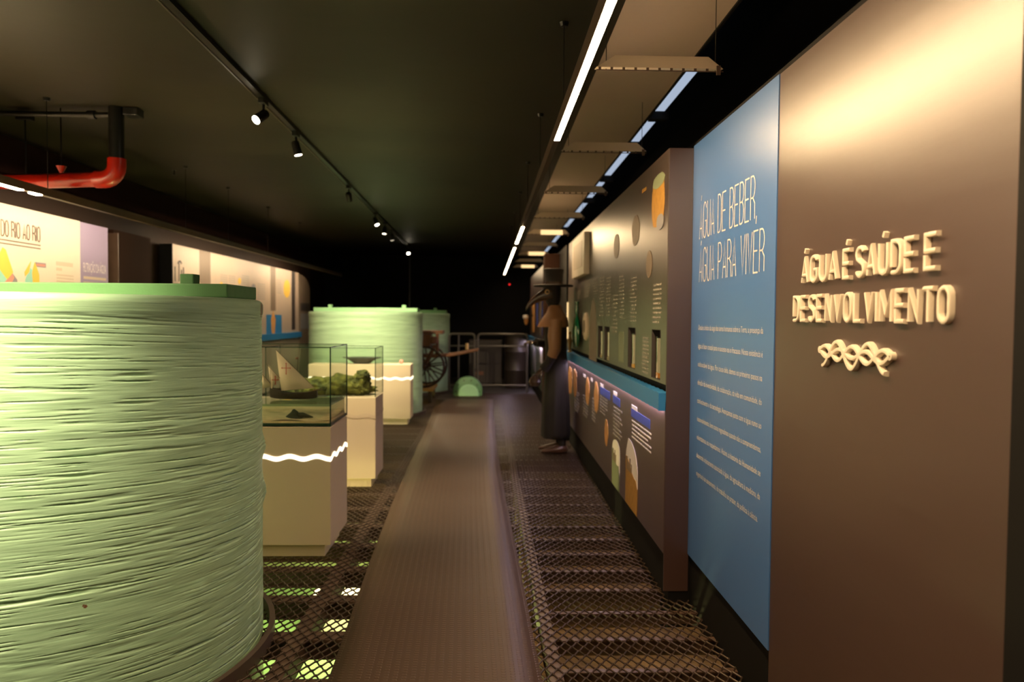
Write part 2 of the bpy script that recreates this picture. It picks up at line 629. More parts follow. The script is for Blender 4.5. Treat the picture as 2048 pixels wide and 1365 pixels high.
def glyph(ch, bold=False, w=0.42):
    """returns (width, [(points, closed)]) in a box of height 1; bold letters carry stencil gaps"""
    A = []
    base = {'Á': 'A', 'É': 'E', 'Ú': 'U', 'Ç': 'C', 'Ã': 'A'}.get(ch, ch)
    g = 0.075 if bold else 0.0
    h2 = w / 2
    if base == 'A':
        if bold:
            A.append([(0, 0), (h2 * .19, .19)])
            A.append([(w - h2 * .30, .30), (h2 * .30, .30), (h2, 1), (w, 0)])
        else:
            A.append([(0, 0), (h2, 1), (w, 0)]); A.append([(h2 * .3, .3), (w - h2 * .3, .3)])
    elif base == 'B':
        A.append([(0, 0), (0, 1), (w * .5, 1)] + arc(w * .5, .76, w * .5, .24, 90, -90)[1:] + [(0, .52)])
        A.append([(w * .5, .52)] + arc(w * .5, .26, w * .5, .26, 90, -90)[1:] + [(0, 0)])
    elif base in 'CG':
        p = arc(h2, .76, h2, .24, 15, 180) + arc(h2, .24, h2, .24, 180, 360 if base == 'G' else 345)
        if base == 'G': p += [(w, .47), (w * .55, .47)]
        A.append(p)
    elif base == 'D':
        if bold:
            A.append([(0, g + .10), (0, 1), (w * .35, 1)] + arc(w * .4, .7, w * .6, .3, 90, 0)[1:] + arc(w * .4, .3, w * .6, .3, 0, -90) + [(0, 0)])
        else:
            A.append([(0, 0), (0, 1), (w * .4, 1)] + arc(w * .4, .7, w * .6, .3, 90, 0)[1:] + arc(w * .4, .3, w * .6, .3, 0, -90) + [(0, 0)])
    elif base == 'E':
        if bold:
            A.append([(w, 1), (0, 1), (0, .52), (w * .95, .52)]); A.append([(0, .40), (0, 0), (w, 0)])
        else:
            A.append([(w, 1), (0, 1), (0, 0), (w, 0)]); A.append([(0, .52), (w * .85, .52)])
    elif base == 'F':
        A.append([(w, 1), (0, 1), (0, 0)]); A.append([(0, .5), (w * .85, .5)])
    elif base == 'I':
        A.append([(0, 0), (0, 1)]); w = 0.0
    elif base == 'L':
        A.append([(0, 1), (0, 0), (w, 0)])
    elif base == 'M':
        w = w * 1.35
        A.append([(0, 0), (0, 1), (w / 2, .2), (w, 1), (w, 0)])
    elif base == 'N':
        A.append([(0, 0), (0, 1), (w, 0), (w, 1)])
    elif base == 'O':
        pts = arc(h2, .72, h2, .28, 0, 180) + arc(h2, .28, h2, .28, 180, 360)
        return w, [(pts, True)]
    elif base == 'P':
        A.append([(0, 0), (0, 1), (w * .5, 1)] + arc(w * .5, .74, w * .5, .26, 90, -90)[1:] + [(0, .48)])
    elif base == 'R':
        A.append([(0, 0), (0, 1), (w * .5, 1)] + arc(w * .5, .75, w * .5, .25, 90, -90)[1:] + [(0, .5)])
        A.append([(w * .5, .5), (w, .36), (w, 0)])
    elif base == 'S':
        A.append(arc(h2, .76, h2, .24, 20, 180)[0:] + [(w * .12, .60), (w * .88, .40)] + arc(h2, .24, h2, .24, 0, -160))
    elif base == 'T':
        A.append([(0, 1), (w, 1)]); A.append([(h2, .97), (h2, 0)])
    elif base == 'U':
        A.append([(0, 1)] + arc(h2, .26, h2, .26, 180, 360) + [(w, 1)])
    elif base == 'V':
        A.append([(0, 1), (h2, 0), (w, 1)])
    elif base == ',':
        A.append([(.04, .05), (0, -.13)]); w = 0.05
    if ch in 'ÁÉÚ':
        A.append([(h2 - .02, 1.19), (h2 + .06, 1.36)] if bold else [(h2 - .02, 1.10), (h2 + .06, 1.24)])
    return w, [(p, False) for p in A]


def layout(text, width, height, bold=False, track=0.16, space=0.32, w=0.42):
    out = []; x = 0
    for ch in text:
        if ch == ' ':
            x += space; continue
        gw, st = glyph(ch, bold, w)
        out.append((x, st)); x += gw + track
    tot = x - track
    k = width / tot
    return [[([((x0 + p[0]) * k, p[1] * height) for p in pts], cl) for pts, cl in st] for x0, st in out]


def print_text(text, xf, u0, v0, width, height, stroke, name, material, parent, t=0.0012, **kw):
    mb = MB(xf)
    for st in layout(text, width, height, **kw):
        for pts, cl in st:
            mb.sweep2d([(u0 + p[0], v0 + p[1]) for p in pts], [(-stroke / 2, t), (stroke / 2, t)], cl)
    return mb.build(name, material, parent, recalc=False)


def font_line(text, xf, u0, v0, width, capheight, name, material, parent, t=0.0012):
    cu = bpy.data.curves.new('tmp', 'FONT')
    cu.body = text
    cu.size = 1.0
    cu.resolution_u = 2
    ob = bpy.data.objects.new('tmp', cu)
    C.objects.link(ob)
    dg = bpy.context.evaluated_depsgraph_get()
    dg.update()
    me = bpy.data.meshes.new_from_object(ob.evaluated_get(dg))
    bpy.data.objects.remove(ob)
    co = np.empty(len(me.vertices) * 3)
    me.vertices.foreach_get('co', co)
    co = co.reshape(-1, 3)
    x0, x1 = co[:, 0].min(), co[:, 0].max()
    k = width / (x1 - x0)
    kh = capheight / 0.72
    for i, vtx in enumerate(me.vertices):
        vtx.co = xf(u0 + (co[i, 0] - x0) * k, v0 + co[i, 1] * kh, t)
    me.name = name
    me.materials.clear()
    me.materials.append(M[material])
    o = bpy.data.objects.new(name, me)
    C.objects.link(o)
    o.parent = parent
    return o


# ================================================================== STRUCTURE
H = 3.0
# ceilings
o = struct(MB().box(-4.2, 0.62, -1.5, 17.2, H, H + 0.15).build('ceiling', 'ceiling'), 'dark painted ceiling')
sl = struct(MB().box(0.62, 1.145, -1.5, 17.2, H, H + 0.12).build('ceiling_slab', 'slab'), 'brown lighter slab strip along the right of the ceiling')
struct(MB().box(1.145, 2.2, -1.5, 17.2, 3.35, 3.5).build('ceiling_void', 'black'), 'black ceiling void above the right wall')
struct(MB().box(1.145, 1.16, -1.5, 17.2, 2.99, 3.36).build('trim_1', 'black'), 'black edge trim of the slab')
# daylight slot with its dark mullions
win = struct(empty('window_1'), 'pale daylight slot between the slab and the right wall')
MB().box(1.180, 1.268, 4.2, 16.5, 3.04, 3.05).build('pane', 'daylight', win)
MB().box(1.285, 1.315, 0.9, 3.1, 3.04, 3.05).build('pane', 'daylight', win)
for yb in (5.25, 6.15, 7.6, 9.0, 10.4, 11.9):
    MB().box(1.16, 1.30, yb - 0.035, yb + 0.035, 2.98, 3.06).build('mullion', 'black', win)
# end walls and far left
struct(MB().box(-4.25, -4.1, -1.5, 17.2, -2.7, H).build('wall_left', 'pillar_paint'), 'black left wall')
struct(MB().box(2.1, 2.2, -1.5, 17.2, -2.7, 3.4).build('wall_right', 'black'), 'black outer right wall')
struct(MB().box(-4.25, 2.2, 17.2, 17.3, -2.7, 3.4).build('wall_back', 'black'), 'black end wall')
struct(MB().box(-4.25, 2.2, -1.6, -1.5, -2.7, 3.4).build('wall_front', 'black'), 'black wall behind')
# left cladding: brown band that carries the printed panels
cl = struct(MB().box(-4.1, -3.86, 1.0, 15.0, 0.0, 2.60).build('trim_2', 'dark_brown'), 'dark brown cladding of the left wall')
struct(MB().box(-3.86, -3.74, 7.05, 7.80, 0.0, 2.34).build('trim_3', 'pillar_paint', bev=0.004), 'dark pilaster between the left panels')
struct(MB().box(-3.86, -3.68, 7.01, 7.03, 0.0, 2.30).build('trim_4', 'steel'), 'slim upright edge on the pilaster')

# right wall: brown panel with letters, blue panel, black plinth
rw = struct(MB().box(1.05, 1.09, 1.38, 2.568, 0.05, 2.40).build('wall_right_panel', 'wall_brown'), 'satin brown wall panel with raised cream letters')
struct(MB().box(1.046, 1.10, -1.4, 1.375, 0.0, 2.45).build('trim_5', 'black'), 'black wall end beside the brown panel')
struct(MB().box(1.055, 1.12, 1.38, 3.66, 2.401, 2.42).build('trim_6', 'black'), 'black capping on the wall panels')
struct(MB().box(1.062, 1.16, 1.395, 3.66, -0.3, 0.245).build('baseboard_right', 'black'), 'black plinth under the blue panel')
struct(MB().box(1.12, 1.14, -1.4, 3.9, -0.3, 2.36).build('wall_right_core', 'black'), 'black core of the right wall')

# -------- floor: beams, expanded metal panels, slab ledge
fl = struct(empty('floor'), 'raised brown expanded-metal floor on steel beams')


def grating_mesh(nx=20, ny=30, px=0.055, py=0.04):
    hw, hh = 0.0022, 0.0022
    vs = []; fs = []
    for j in range(ny):
        for i in range(nx + 1):
            x0 = i * px + (px / 2 if j % 2 else 0)
            y0 = j * py
            for sgn in (-1, 1):
                x1 = x0 + sgn * px / 2
                if x1 < -1e-6 or x1 > nx * px + 1e-6 or x0 > nx * px + 1e-6:
                    continue
                y1 = y0 + py
                d = Vector((x1 - x0, y1 - y0, 0)).normalized()
                n = Vector((-d.y, d.x, 0)) * hw
                e = 0.004
                za, zb = (-0.0015, 0.0015)
                o_ = len(vs)
                tilt = 0.0012 * sgn
                for (x, y, z) in ((x0, y0 - e, za), (x1, y1 + e, zb)):
                    vs += [(x + n.x, y + n.y, z + hh + tilt), (x - n.x, y - n.y, z + hh - tilt), (x - n.x, y - n.y, z - hh - tilt), (x + n.x, y + n.y, z - hh + tilt)]
                fs += [(o_, o_ + 4, o_ + 5, o_ + 1), (o_ + 1, o_ + 5, o_ + 6, o_ + 2), (o_ + 2, o_ + 6, o_ + 7, o_ + 3), (o_ + 3, o_ + 7, o_ + 4, o_)]
    me = bpy.data.meshes.new('grating_panel')
    me.from_pydata(vs, [], fs)
    me.materials.append(M['grating'])
    return me


gm = grating_mesh()
for iy in range(11):
    for ix in range(5):
        o = bpy.data.objects.new('grating_panel', gm)
        C.objects.link(o)
        o.parent = fl
        o.location = (1.06 - 1.1 * (ix + 1), 0.62 + 1.2 * iy, -0.004)
# longitudinal beams
for (xc, wd) in ((-0.90, 0.075), (-2.05, 0.075), (-3.15, 0.075)):
    MB().box(xc - wd / 2, xc + wd / 2, 0.6, 13.8, -0.012 - 0.10, -0.0085).build('long_beam', 'steel', fl)
lbr = MB().box(-0.029, 0.029, 0, 13.2, -0.112, -0.0085).build('long_beam', 'steel', fl)
lbr.location = (0.312, 0.6, 0); lbr.rotation_euler = (0, 0, 0.0136)
# cross joists on the right
jm = MB(); jm.box(0.255, 1.10, -0.017, 0.017, -0.014, -0.0088); jm.box(0.255, 1.10, 0.009, 0.017, -0.075, -0.014)
j0 = jm.build('joist', 'steel', fl)
first = True
y = 0.87
while y < 13.7:
    o = j0 if first else j0.copy()
    if not first:
        C.objects.link(o)
    first = False
    o.location = (0, y, 0)
    y += 0.295
# cross beams on the left (deeper channels)
bm_ = MB(); bm_.box(-3.85, 0.19, -0.045, 0.045, -0.020, -0.0088); bm_.box(-3.85, 0.19, 0.02, 0.045, -0.115, -0.014); bm_.box(-3.85, 0.19, 0.0, 0.045, -0.125, -0.115)
b0 = bm_.build('cross_beam', 'steel', fl)
first = True
y = 0.64
while y < 13.7:
    o = b0 if first else b0.copy()
    if not first:
        C.objects.link(o)
    first = False
    o.location = (0, y, 0)
    y += 0.44
# stained concrete ledge under the right strip, one block per bay (some bays are open)
k = 0
y = 0.87
while y < 13.6:
    if k not in (9, 14, 19):
        MB().box(0.20, 1.15, y + 0.02, y + 0.278, -0.40, -0.078).build('ledge_block', 'concrete', fl, bev=0.004)
    y += 0.295
    k += 1
struct(MB().box(-4.1, 2.1, 13.75, 17.2, -0.10, 0.0).build('floor_end', 'steel_dark'), 'dark solid floor at the far end')
# lower level
struct(MB().box(-4.2, 2.1, -1.5, 17.2, -2.75, -2.6).build('floor_lower', 'pit_floor'), 'green floor of the level below the grating')
struct(MB().box(0.95, 1.3, -1.5, 13.7, -2.6, -0.42).build('wall_lower_right', 'steel_dark'), 'dark wall of the level below')
struct(MB().box(-4.1, 0.95, 11.2, 11.35, -2.6, -0.6).build('wall_lower_back', 'pit_wall'), 'olive wall of the level below')

# ================================================================== RUBBER RUNNER
prof = [(0.4, -0.62, 0.27), (1.6, -0.64, 0.245), (2.877, -0.664, 0.214), (4.24, -0.735, 0.172), (5.6, -0.79, 0.125), (7.12, -0.83, 0.083), (8.94, -0.865, 0.052), (10.8, -0.925, 0.040), (12.75, -0.985, 0.034)]
vs = []; fs = []; uvs = []
NY = 120
ys = np.linspace(0.4, 12.75, NY + 1)
xl = np.interp(ys, [p[0] for p in prof], [p[1] for p in prof])
xr = np.interp(ys, [p[0] for p in prof], [p[2] for p in prof])
NX = 6
for i in range(NY + 1):
    for jx in range(NX + 1):
        f_ = jx / NX
        z = 0.009 + 0.0022 * math.sin(ys[i] * 2 * PI / 0.88 + 0.6) 
        vs.append((xl[i] * (1 - f_) + xr[i] * f_, ys[i], z))
for i in range(NY):
    for jx in range(NX):
        a = i * (NX + 1) + jx
        fs.append((a, a + 1, a + NX + 2, a + NX + 1))
me = bpy.data.meshes.new('rubber_runner')
me.from_pydata(vs, [], fs)
uvl = me.uv_layers.new(name='UVMap')
for p in me.polygons:
    for li in p.loop_indices:
        vi = me.loops[li].vertex_index
        uvl.data[li].uv = ((vi % (NX + 1)) / NX * 0.9, vs[vi][1])
me.materials.append(M['runner'])
me.shade_smooth()
rn = bpy.data.objects.new('rubber_runner', me)
C.objects.link(rn)
md = rn.modifiers.new('thick', 'SOLIDIFY'); md.thickness = 0.006; md.offset = -1
tag(rn, 'long brown ribbed rubber runner laid along the metal grating aisle', 'floor mat')

# ================================================================== TANKS


def vnoise(u, v, nu, nv, seed, wrap=True):
    """smooth value noise, u in 0..1 wraps"""
    r = np.random.RandomState(seed).rand(nu, nv + 2)
    x = u * nu
    yv = v * nv
    xi = np.floor(x).astype(int); yi = np.clip(np.floor(yv).astype(int), 0, nv)
    fx = x - xi; fy = yv - yi
    fx = fx * fx * (3 - 2 * fx); fy = fy * fy * (3 - 2 * fy)
    a = r[xi % nu, yi]; b = r[(xi + 1) % nu, yi]; c = r[xi % nu, yi + 1]; d = r[(xi + 1) % nu, yi + 1]
    return (a * (1 - fx) + b * fx) * (1 - fy) + (c * (1 - fx) + d * fx) * fy


TR = 0.87
TH = 1.573


def tank_wall(nth, nz, detail):
    th = np.linspace(0, 1, nth, endpoint=False)
    zs = np.concatenate([np.linspace(-0.55, -0.06, 8)[:-1], np.linspace(-0.06, TH, nz - 7)])
    T, Z = np.meshgrid(th, zs)
    v = (Z + 0.55) / (TH + 0.55)
    # lines climb slightly around the tank
    sl_ = 0.012 * np.sin(2 * PI * T * 2 + 1.0)
    vv = np.clip(v + sl_, 0, 0.999)
    R = np.full_like(T, TR)
    if detail:
        a = vnoise(T, vv, 26, 330, 3); a2 = vnoise(T, vv, 40, 400, 31)
        b = vnoise(T, vv, 60, 110, 5)
        c = vnoise(T, vv, 14, 60, 9)
        gate = vnoise(T, vv, 24, 34, 12)
        groove = -(np.clip((a - 0.70) / 0.22, 0, 1) ** 1.2 * 0.0065 * np.clip(gate * 2.4 - 0.5, 0, 1) + np.clip((a2 - 0.66) / 0.25, 0, 1) * 0.0035 * np.clip(1.7 - gate * 1.8, 0, 1))
        R = R + groove + (b - 0.5) * 0.0016 + (c - 0.5) * 0.003
        # smooth, thick paint at the rim and a few blobs
        for (bt, bz, ba, br) in ((0.050, 0.88, 0.016, 0.030), (0.052, 0.655, 0.018, 0.034), (0.010, 0.16, 0.008, 0.045), (0.93, 0.42, 0.005, 0.02)):
            R += ba * np.exp(-(((T - bt) * 2 * PI * TR) ** 2 + (Z - bz) ** 2) / (2 * br * br))
    else:
        R = R + (vnoise(T, vv, 8, 70, 3) - 0.5) * 0.008
    k = np.clip((Z - (TH - 0.09)) / 0.03, 0, 1)
    R = R * (1 - k) + (TR + 0.006) * k
    # rounded rim
    k2 = np.clip((Z - (TH - 0.03)) / 0.03, 0, 1)
    R = R - 0.03 * (1 - np.sqrt(1 - k2 ** 2 * 0.999))
    X = R * np.cos(2 * PI * T); Y = R * np.sin(2 * PI * T)
    co = np.stack([X, Y, Z], -1).reshape(-1, 3)
    idx = np.arange(nth * nz).reshape(nz, nth)
    a_ = idx[:-1, :]; b_ = np.roll(idx, -1, 1)[:-1, :]; c_ = np.roll(idx, -1, 1)[1:, :]; d_ = idx[1:, :]
    faces = np.stack([a_, b_, c_, d_], -1).reshape(-1, 4)
    me = bpy.data.meshes.new('tank_wall')
    # top deck closes the rim
    cvs = co.tolist() + [(0, 0, TH - 0.012)]
    ftop = [(int(idx[-1, i]), int(idx[-1, (i + 1) % nth]), len(cvs) - 1) for i in range(nth)]
    me.from_pydata(cvs, [], faces.tolist() + ftop)
    me.materials.append(M['mint'])
    me.shade_smooth()
    me.set_sharp_from_angle(angle=math.radians(60))
    return me


def make_tank(name, loc, wallmesh, label, lidmat, rz=0.0, dx=0.0):
    r = empty(name, loc, rz)
    tag(r, label, 'tank', 'mint green cylindrical tanks standing through the grating')
    o = bpy.data.objects.new('tank_wall', wallmesh); C.objects.link(o); o.parent = r
    # split lid: two flat plates over the back part of the top, with a seam between
    lid = MB()
    lid.prism([(-0.80, -0.09), (0.80, -0.09), (0.80, 0.27), (0.50, 0.66), (-0.50, 0.66), (-0.80, 0.27)], 2, TH + 0.003, TH + 0.062)
    l = lid.build('lid', lidmat, r, bev=0.006)
    for sx_ in (-0.575, 0.575):
        MB().box(sx_ - 0.030, sx_ + 0.030, 0.03, 0.10, TH + 0.060, TH + 0.110).build('lid_block', lidmat, r, bev=0.004)
    ring = []
    for (rr, zz) in ((0.895, -0.02), (0.925, -0.02), (0.925, 0.045), (0.900, 0.045), (0.895, -0.02)):
        ring.append((rr, zz))
    mb = MB(); n = 72; vs_ = []
    for (rr, zz) in ring[:4]:
        for q in range(n):
            a = 2 * PI * q / n
            vs_.append((rr * math.cos(a), rr * math.sin(a), zz))
    fs_ = []
    for i in range(4):
        i2 = (i + 1) % 4
        for q in range(n):
            q2 = (q + 1) % n
            fs_.append((i * n + q, i * n + q2, i2 * n + q2, i2 * n + q))
    mb.add(vs_, fs_)
    mb.build('floor_collar', 'collar', r, smooth=True, angle=50)
    return r


hi = tank_wall(440, 760, True)
lo = tank_wall(120, 110, False)
make_tank('water_tank', (-1.93, 3.12, 0), hi, 'nearest big mint green tank, ridged paint, filling the left foreground', 'lid')
make_tank('water_tank', (-1.96, 11.0, 0), lo, 'bright mint green tank behind the display plinths in mid aisle', 'lid_pale')
make_tank('water_tank', (-1.73, 14.2, 0), lo, 'farthest dim green tank behind the wooden wheeled cart', 'lid')

# ================================================================== RIGHT WALL CONTENT
XW = 1.05
blue = MB().box(XW - 0.004, XW + 0.04, 2.569, 3.652, 0.252, 2.40).build('blue_panel', 'wall_blue')
tag(blue, 'tall blue printed wall panel with thin white title and paragraph', 'wall panel')
xfb = right_xf(XW - 0.004)
print_text('ÁGUA DE BEBER,', xfb, -3.525, 1.902, 0.765, 0.174, 0.0068, 'title_line', 'print_white', blue, track=0.15, space=0.34)
print_text('ÁGUA PARA VIVER', xfb, -3.520, 1.686, 0.845, 0.166, 0.0068, 'title_line', 'print_white', blue, track=0.15, space=0.34)
para = ['Desde o início da saga dos seres humanos sobre a Terra, a presença da',
        'água é fator crucial para o sucesso ou o fracasso. Nossa existência é',
        'indissociável da água. Por causa dela, demos os primeiros passos na',
        'direção da inventividade, da colaboração, da vida em comunidade, do',
        'conhecimento e da tecnologia. Avançamos junto com a água rumo ao',
        'desenvolvimento, bem como regredimos quando não a compreendemos,',
        'valorizamos ou respeitamos. Assim, a história da Humanidade se',
        'desenrola intimamente associada à água, da agricultura à medicina, da',
        'engenharia ao saneamento, do trabalho ao prazer, da política à ciência.']
for i, ln in enumerate(para):
    ws = 0.845 if i < 8 else 0.825
    font_line(ln, xfb, -3.515, 1.445 - i * 0.0925, ws, 0.027, 'paragraph_line', 'print_white', blue)

# raised letters
sgn = empty('raised_lettering', (XW, 2.0, 1.55))
tag(sgn, 'raised cream stencil letters AGUA E SAUDE E DESENVOLVIMENTO on brown wall', 'sign')
LW = 0.0128
LSEC = [(-LW / 2, 0.0), (LW / 2, 0.0), (LW / 2, 0.008), (LW * 0.36, 0.0125), (0, 0.014), (-LW * 0.36, 0.0125), (-LW / 2, 0.008)]


def letters(text, y0, z0, width, height, **kw):
    xf0 = right_xf(XW)
    inner = height - LW
    for st in layout(text, width - LW, inner, bold=True, **kw):
        mb = MB(lambda u, v, t: tuple(Vector(xf0(u, v, t)) - Vector((XW, 2.0, 1.55))))
        for pts, cl_ in st:
            mb.sweep2d([(-y0 + LW / 2 + p[0], z0 + LW / 2 + p[1]) for p in pts], LSEC, cl_)
        mb.build('letter', 'letter', sgn, smooth=True, angle=35)


letters('ÁGUA', 2.334, 1.618, 0.246, 0.094, track=0.27, w=0.50)
letters('É', 2.058, 1.618, 0.050, 0.094, w=0.46)
letters('SAÚDE', 1.984, 1.618, 0.288, 0.094, track=0.27, w=0.50)
letters('E', 1.666, 1.618, 0.056, 0.094, w=0.46)
letters('DESENVOLVIMENTO', 2.394, 1.491, 0.834, 0.092, track=0.27, w=0.50)

# woven wave emblem
em = empty('wave_emblem', (XW, 1.985, 1.396))
tag(em, 'cream raised emblem of interlaced waves below the raised letters', 'emblem')


def strand(fn, n, name):
    mb = MB(lambda u, v, t: (-t, -u, v))
    pts = [fn(i / n) for i in range(n + 1)]
    w_ = 0.0140
    sec = [(-w_ / 2, 0.0), (w_ / 2, 0.0), (w_ / 2, 0.008), (w_ * .34, 0.0145), (0, 0.016), (-w_ * .34, 0.0145), (-w_ / 2, 0.008)]
    mb.sweep2d(pts, sec, False)
    return mb.build(name, 'letter', em, smooth=True, angle=35)


EW = 0.385


def big(s):
    # two high arches with a low trough between and tails
    u = -0.182 + s * 0.350
    ph = s * 2 * PI * 2.0
    return (u - 0.0, 0.0 - 0.038 * math.cos(ph))


def thin(sign):
    def f(s):
        u = -0.200 + s * 0.39
        env = 0.017
        return (u, 0.004 + 0.006 * math.cos(s * 2 * PI * 2) + sign * env * math.sin(s * 5 * PI))
    return f


strand(big, 64, 'wave_strand')
strand(thin(1), 80, 'wave_strand')
strand(thin(-1), 80, 'wave_strand')
for uu in (-0.200, 0.190):
    MB(lambda u, v, t: (-t, -u, v)).sweep2d(arc(uu, 0.010, 0.0055, 0.006, 0, 360, 10), [(-0.006, 0), (0.006, 0), (0.005, 0.014), (-0.005, 0.014)], True).build('wave_end', 'letter', em, smooth=True)

# -------- exhibit casing beyond the blue panel
XP = 0.918


def wallpoint(x, yy, X):
    """point of the wall plane X seen at photo measurement (x, yy)"""
    d = fwd + rt2 * ((x - 1024) / 1400.0) - up2 * ((yy - 682.5) / 1400.0)
    t = X / d.x
    return d.y * t, 1.5 + d.z * t


def Yx(x, X=XP):
    return wallpoint(x, 640.0, X)[0]


def Zx(x, yy, X=XP):
    return wallpoint(x, yy, X)[1]


def exhibit(name, label, y0, y1, XP, depth, up='wall_brown'):
    r = empty(name, (XP, y0, 0))
    tag(r, label, 'exhibit wall')
    loc = Vector((XP, y0, 0))

    def B(x0, x1, a, b, z0, z1, nm, mt, **kw):
        return MB().box(x0 - loc.x, x1 - loc.x, a - loc.y, b - loc.y, z0, z1).build(nm, mt, r, **kw)
    return r, B


ex, B = exhibit('exhibit_casing', 'brown and sage exhibit wall with blue shelf right after the blue panel', 3.66, 8.45, XP, 0.4)
# upper panel built around four window openings
wins = [(3.785, 4.00, 1.163, 1.440), (4.455, 4.70, 1.172, 1.442), (5.445, 5.70, 1.160, 1.436), (5.79, 6.05, 1.160, 1.436)]
ZT, ZB = 2.39, 1.15
ysn = [3.66]
for a, b, c_, d_ in wins:
    ysn += [a, b]
ysn.append(8.45)
up_ = MB()
for i in range(0, len(ysn), 2):
    up_.box(0, 0.05, ysn[i] - 3.66, ysn[i + 1] - 3.66, ZB, 1.62)
for a, b, c_, d_ in wins:
    up_.box(0, 0.05, a - 3.66, b - 3.66, ZB, c_)
    up_.box(0, 0.05, a - 3.66, b - 3.66, d_, 1.62)
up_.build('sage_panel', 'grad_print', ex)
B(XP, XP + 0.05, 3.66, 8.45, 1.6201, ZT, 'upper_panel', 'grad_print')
B(XP + 0.05, XP + 0.17, 3.66, 8.45, 0.25, ZT, 'casing_core', 'black')
B(XP + 0.002, XP + 0.132, 3.654, 3.662, 0.05, ZT, 'end_panel', 'wall_brown')
B(XP, XP + 0.05, 3.66, 8.45, 0.25, 1.06, 'lower_panel', 'wall_brown')
B(XP + 0.03, XP + 0.17, 3.66, 8.45, -0.3, 0.249, 'plinth', 'black')
# wavy blue shelf
sh = MB()
vs = []; fs = []
n = 720
for i in range(n + 1):
    yy = i / n * (8.45 - 3.66)
    xx = -0.037
    wz = 0.005 * abs(math.sin(yy * PI / 0.10)) if i else 0.0
    for (x_, z_) in ((xx, 1.013 + wz), (xx, 1.106 + wz), (0.02, 1.106 + wz), (0.02, 1.013 + wz)):
        vs.append((x_, yy, z_))
for i in range(n):
    for q in range(4):
        q2 = (q + 1) % 4
        fs.append((i * 4 + q, i * 4 + q2, (i + 1) * 4 + q2, (i + 1) * 4 + q))
fs += [(0, 1, 2, 3), tuple(n * 4 + q for q in (3, 2, 1, 0))]
sh.add(vs, fs)
sh.build('wavy_shelf', 'shelf_blue', ex)
B(XP - 0.022, XP - 0.001, 3.70, 8.40, 1.0122, 1.0128, 'shelf_light', 'led_cool')

xfp = lambda u, v, t: (-t, -u - 3.66, v)


def rect_print(x0, x1, yt, yb, mt, nm='print', t=0.0015, X=XP):
    """flat printed shape on the exhibit wall"""
    a, b = Yx(x1, X), Yx(x0, X)
    zt = Zx((x0 + x1) / 2, yt, X); zb = Zx((x0 + x1) / 2, yb, X)
    MB().box(-t, 0.001, a - 3.66, b - 3.66, zb, zt).build(nm, mt, ex)


def oval_print(x0, x1, yt, yb, mt, nm='print', t=0.002, pw=1.0, blob=0):
    a, b = Yx(x1), Yx(x0)
    zt = Zx((x0 + x1) / 2, yt); zb = Zx((x0 + x1) / 2, yb)
    n = 24
    P = []
    for i in range(n):
        an = 2 * PI * i / n
        s_, c_ = math.sin(an), math.cos(an)
        rr = 1 + (random.random() - 0.5) * blob
        P.append(((a + b) / 2 - 3.66 + (b - a) / 2 * math.copysign(abs(c_) ** pw, c_) * rr, (zt + zb) / 2 + (zt - zb) / 2 * s_ * rr))
    MB().prism(P, 0, -t, 0.001).build(nm, mt, ex)


def text_rows(x0, x1, yt, yb, n, mt='print_text', nm='text_rows', fill=0.42):
    a, b = Yx(x1) - 3.66, Yx(x0) - 3.66
    zt = Zx((x0 + x1) / 2, yt); zb = Zx((x0 + x1) / 2, yb)
    mb = MB()
    pitch = (zt - zb) / n
    for i in range(n):
        z1 = zt - i * pitch
        e = a + (random.random() * 0.3 * (b - a) if (i == n - 1 or random.random() < .3) else 0)
        p = b
        while p > e:
            q = max(p - (0.05 + 0.11 * random.random()), e)
            mb.box(-0.0015, 0.0005, q, p, z1 - pitch * fill, z1)
            p = q - 0.012
    mb.build(nm, mt, ex)


# upper prints
oval_print(1301, 1326, 356, 455, 'print_ochre', 'amphora_print', pw=0.45, blob=0.05)
oval_print(1303, 1326, 352, 378, 'print_green', 'amphora_neck', t=0.003, pw=0.7, blob=0.1)
oval_print(1311, 1325, 430, 461, 'grey_ink', 'amphora_foot', t=0.003, pw=0.8)
rect_print(1281, 1289, 380, 387, 'print_ochre', 'small_label')
oval_print(1262, 1277, 432, 492, 'tan', 'figure_print', pw=0.9, blob=0.12)
oval_print(1291, 1303, 502, 557, 'tan', 'figure_print', pw=1.1)
oval_print(1226, 1237, 470, 518, 'tan', 'figure_print', pw=1.0)
oval_print(1180, 1193, 597, 700, 'tan', 'obelisk_print', pw=1.5)
rect_print(1179, 1194, 655, 722, 'tan', 'obelisk_base')
rect_print(1238, 1248, 664, 725, 'print_green', 'photo_print')
text_rows(1306, 1322, 568, 652, 9, nm='text_rows')
text_rows(1286, 1298, 675, 752, 10, nm='text_rows')
text_rows(1261, 1272, 555, 648, 12, nm='text_rows')
text_rows(1238, 1247, 552, 640, 12, nm='text_rows')
text_rows(1225, 1234, 590, 670, 10, nm='text_rows')
text_rows(1211, 1220, 555, 636, 12, nm='text_rows')
text_rows(1198, 1207, 555, 636, 12, nm='text_rows')
text_rows(1184, 1195, 560, 592, 6, nm='text_rows')
text_rows(1168, 1179, 562, 597, 7, nm='text_rows')
text_rows(1152, 1163, 582, 600, 4, nm='text_rows')
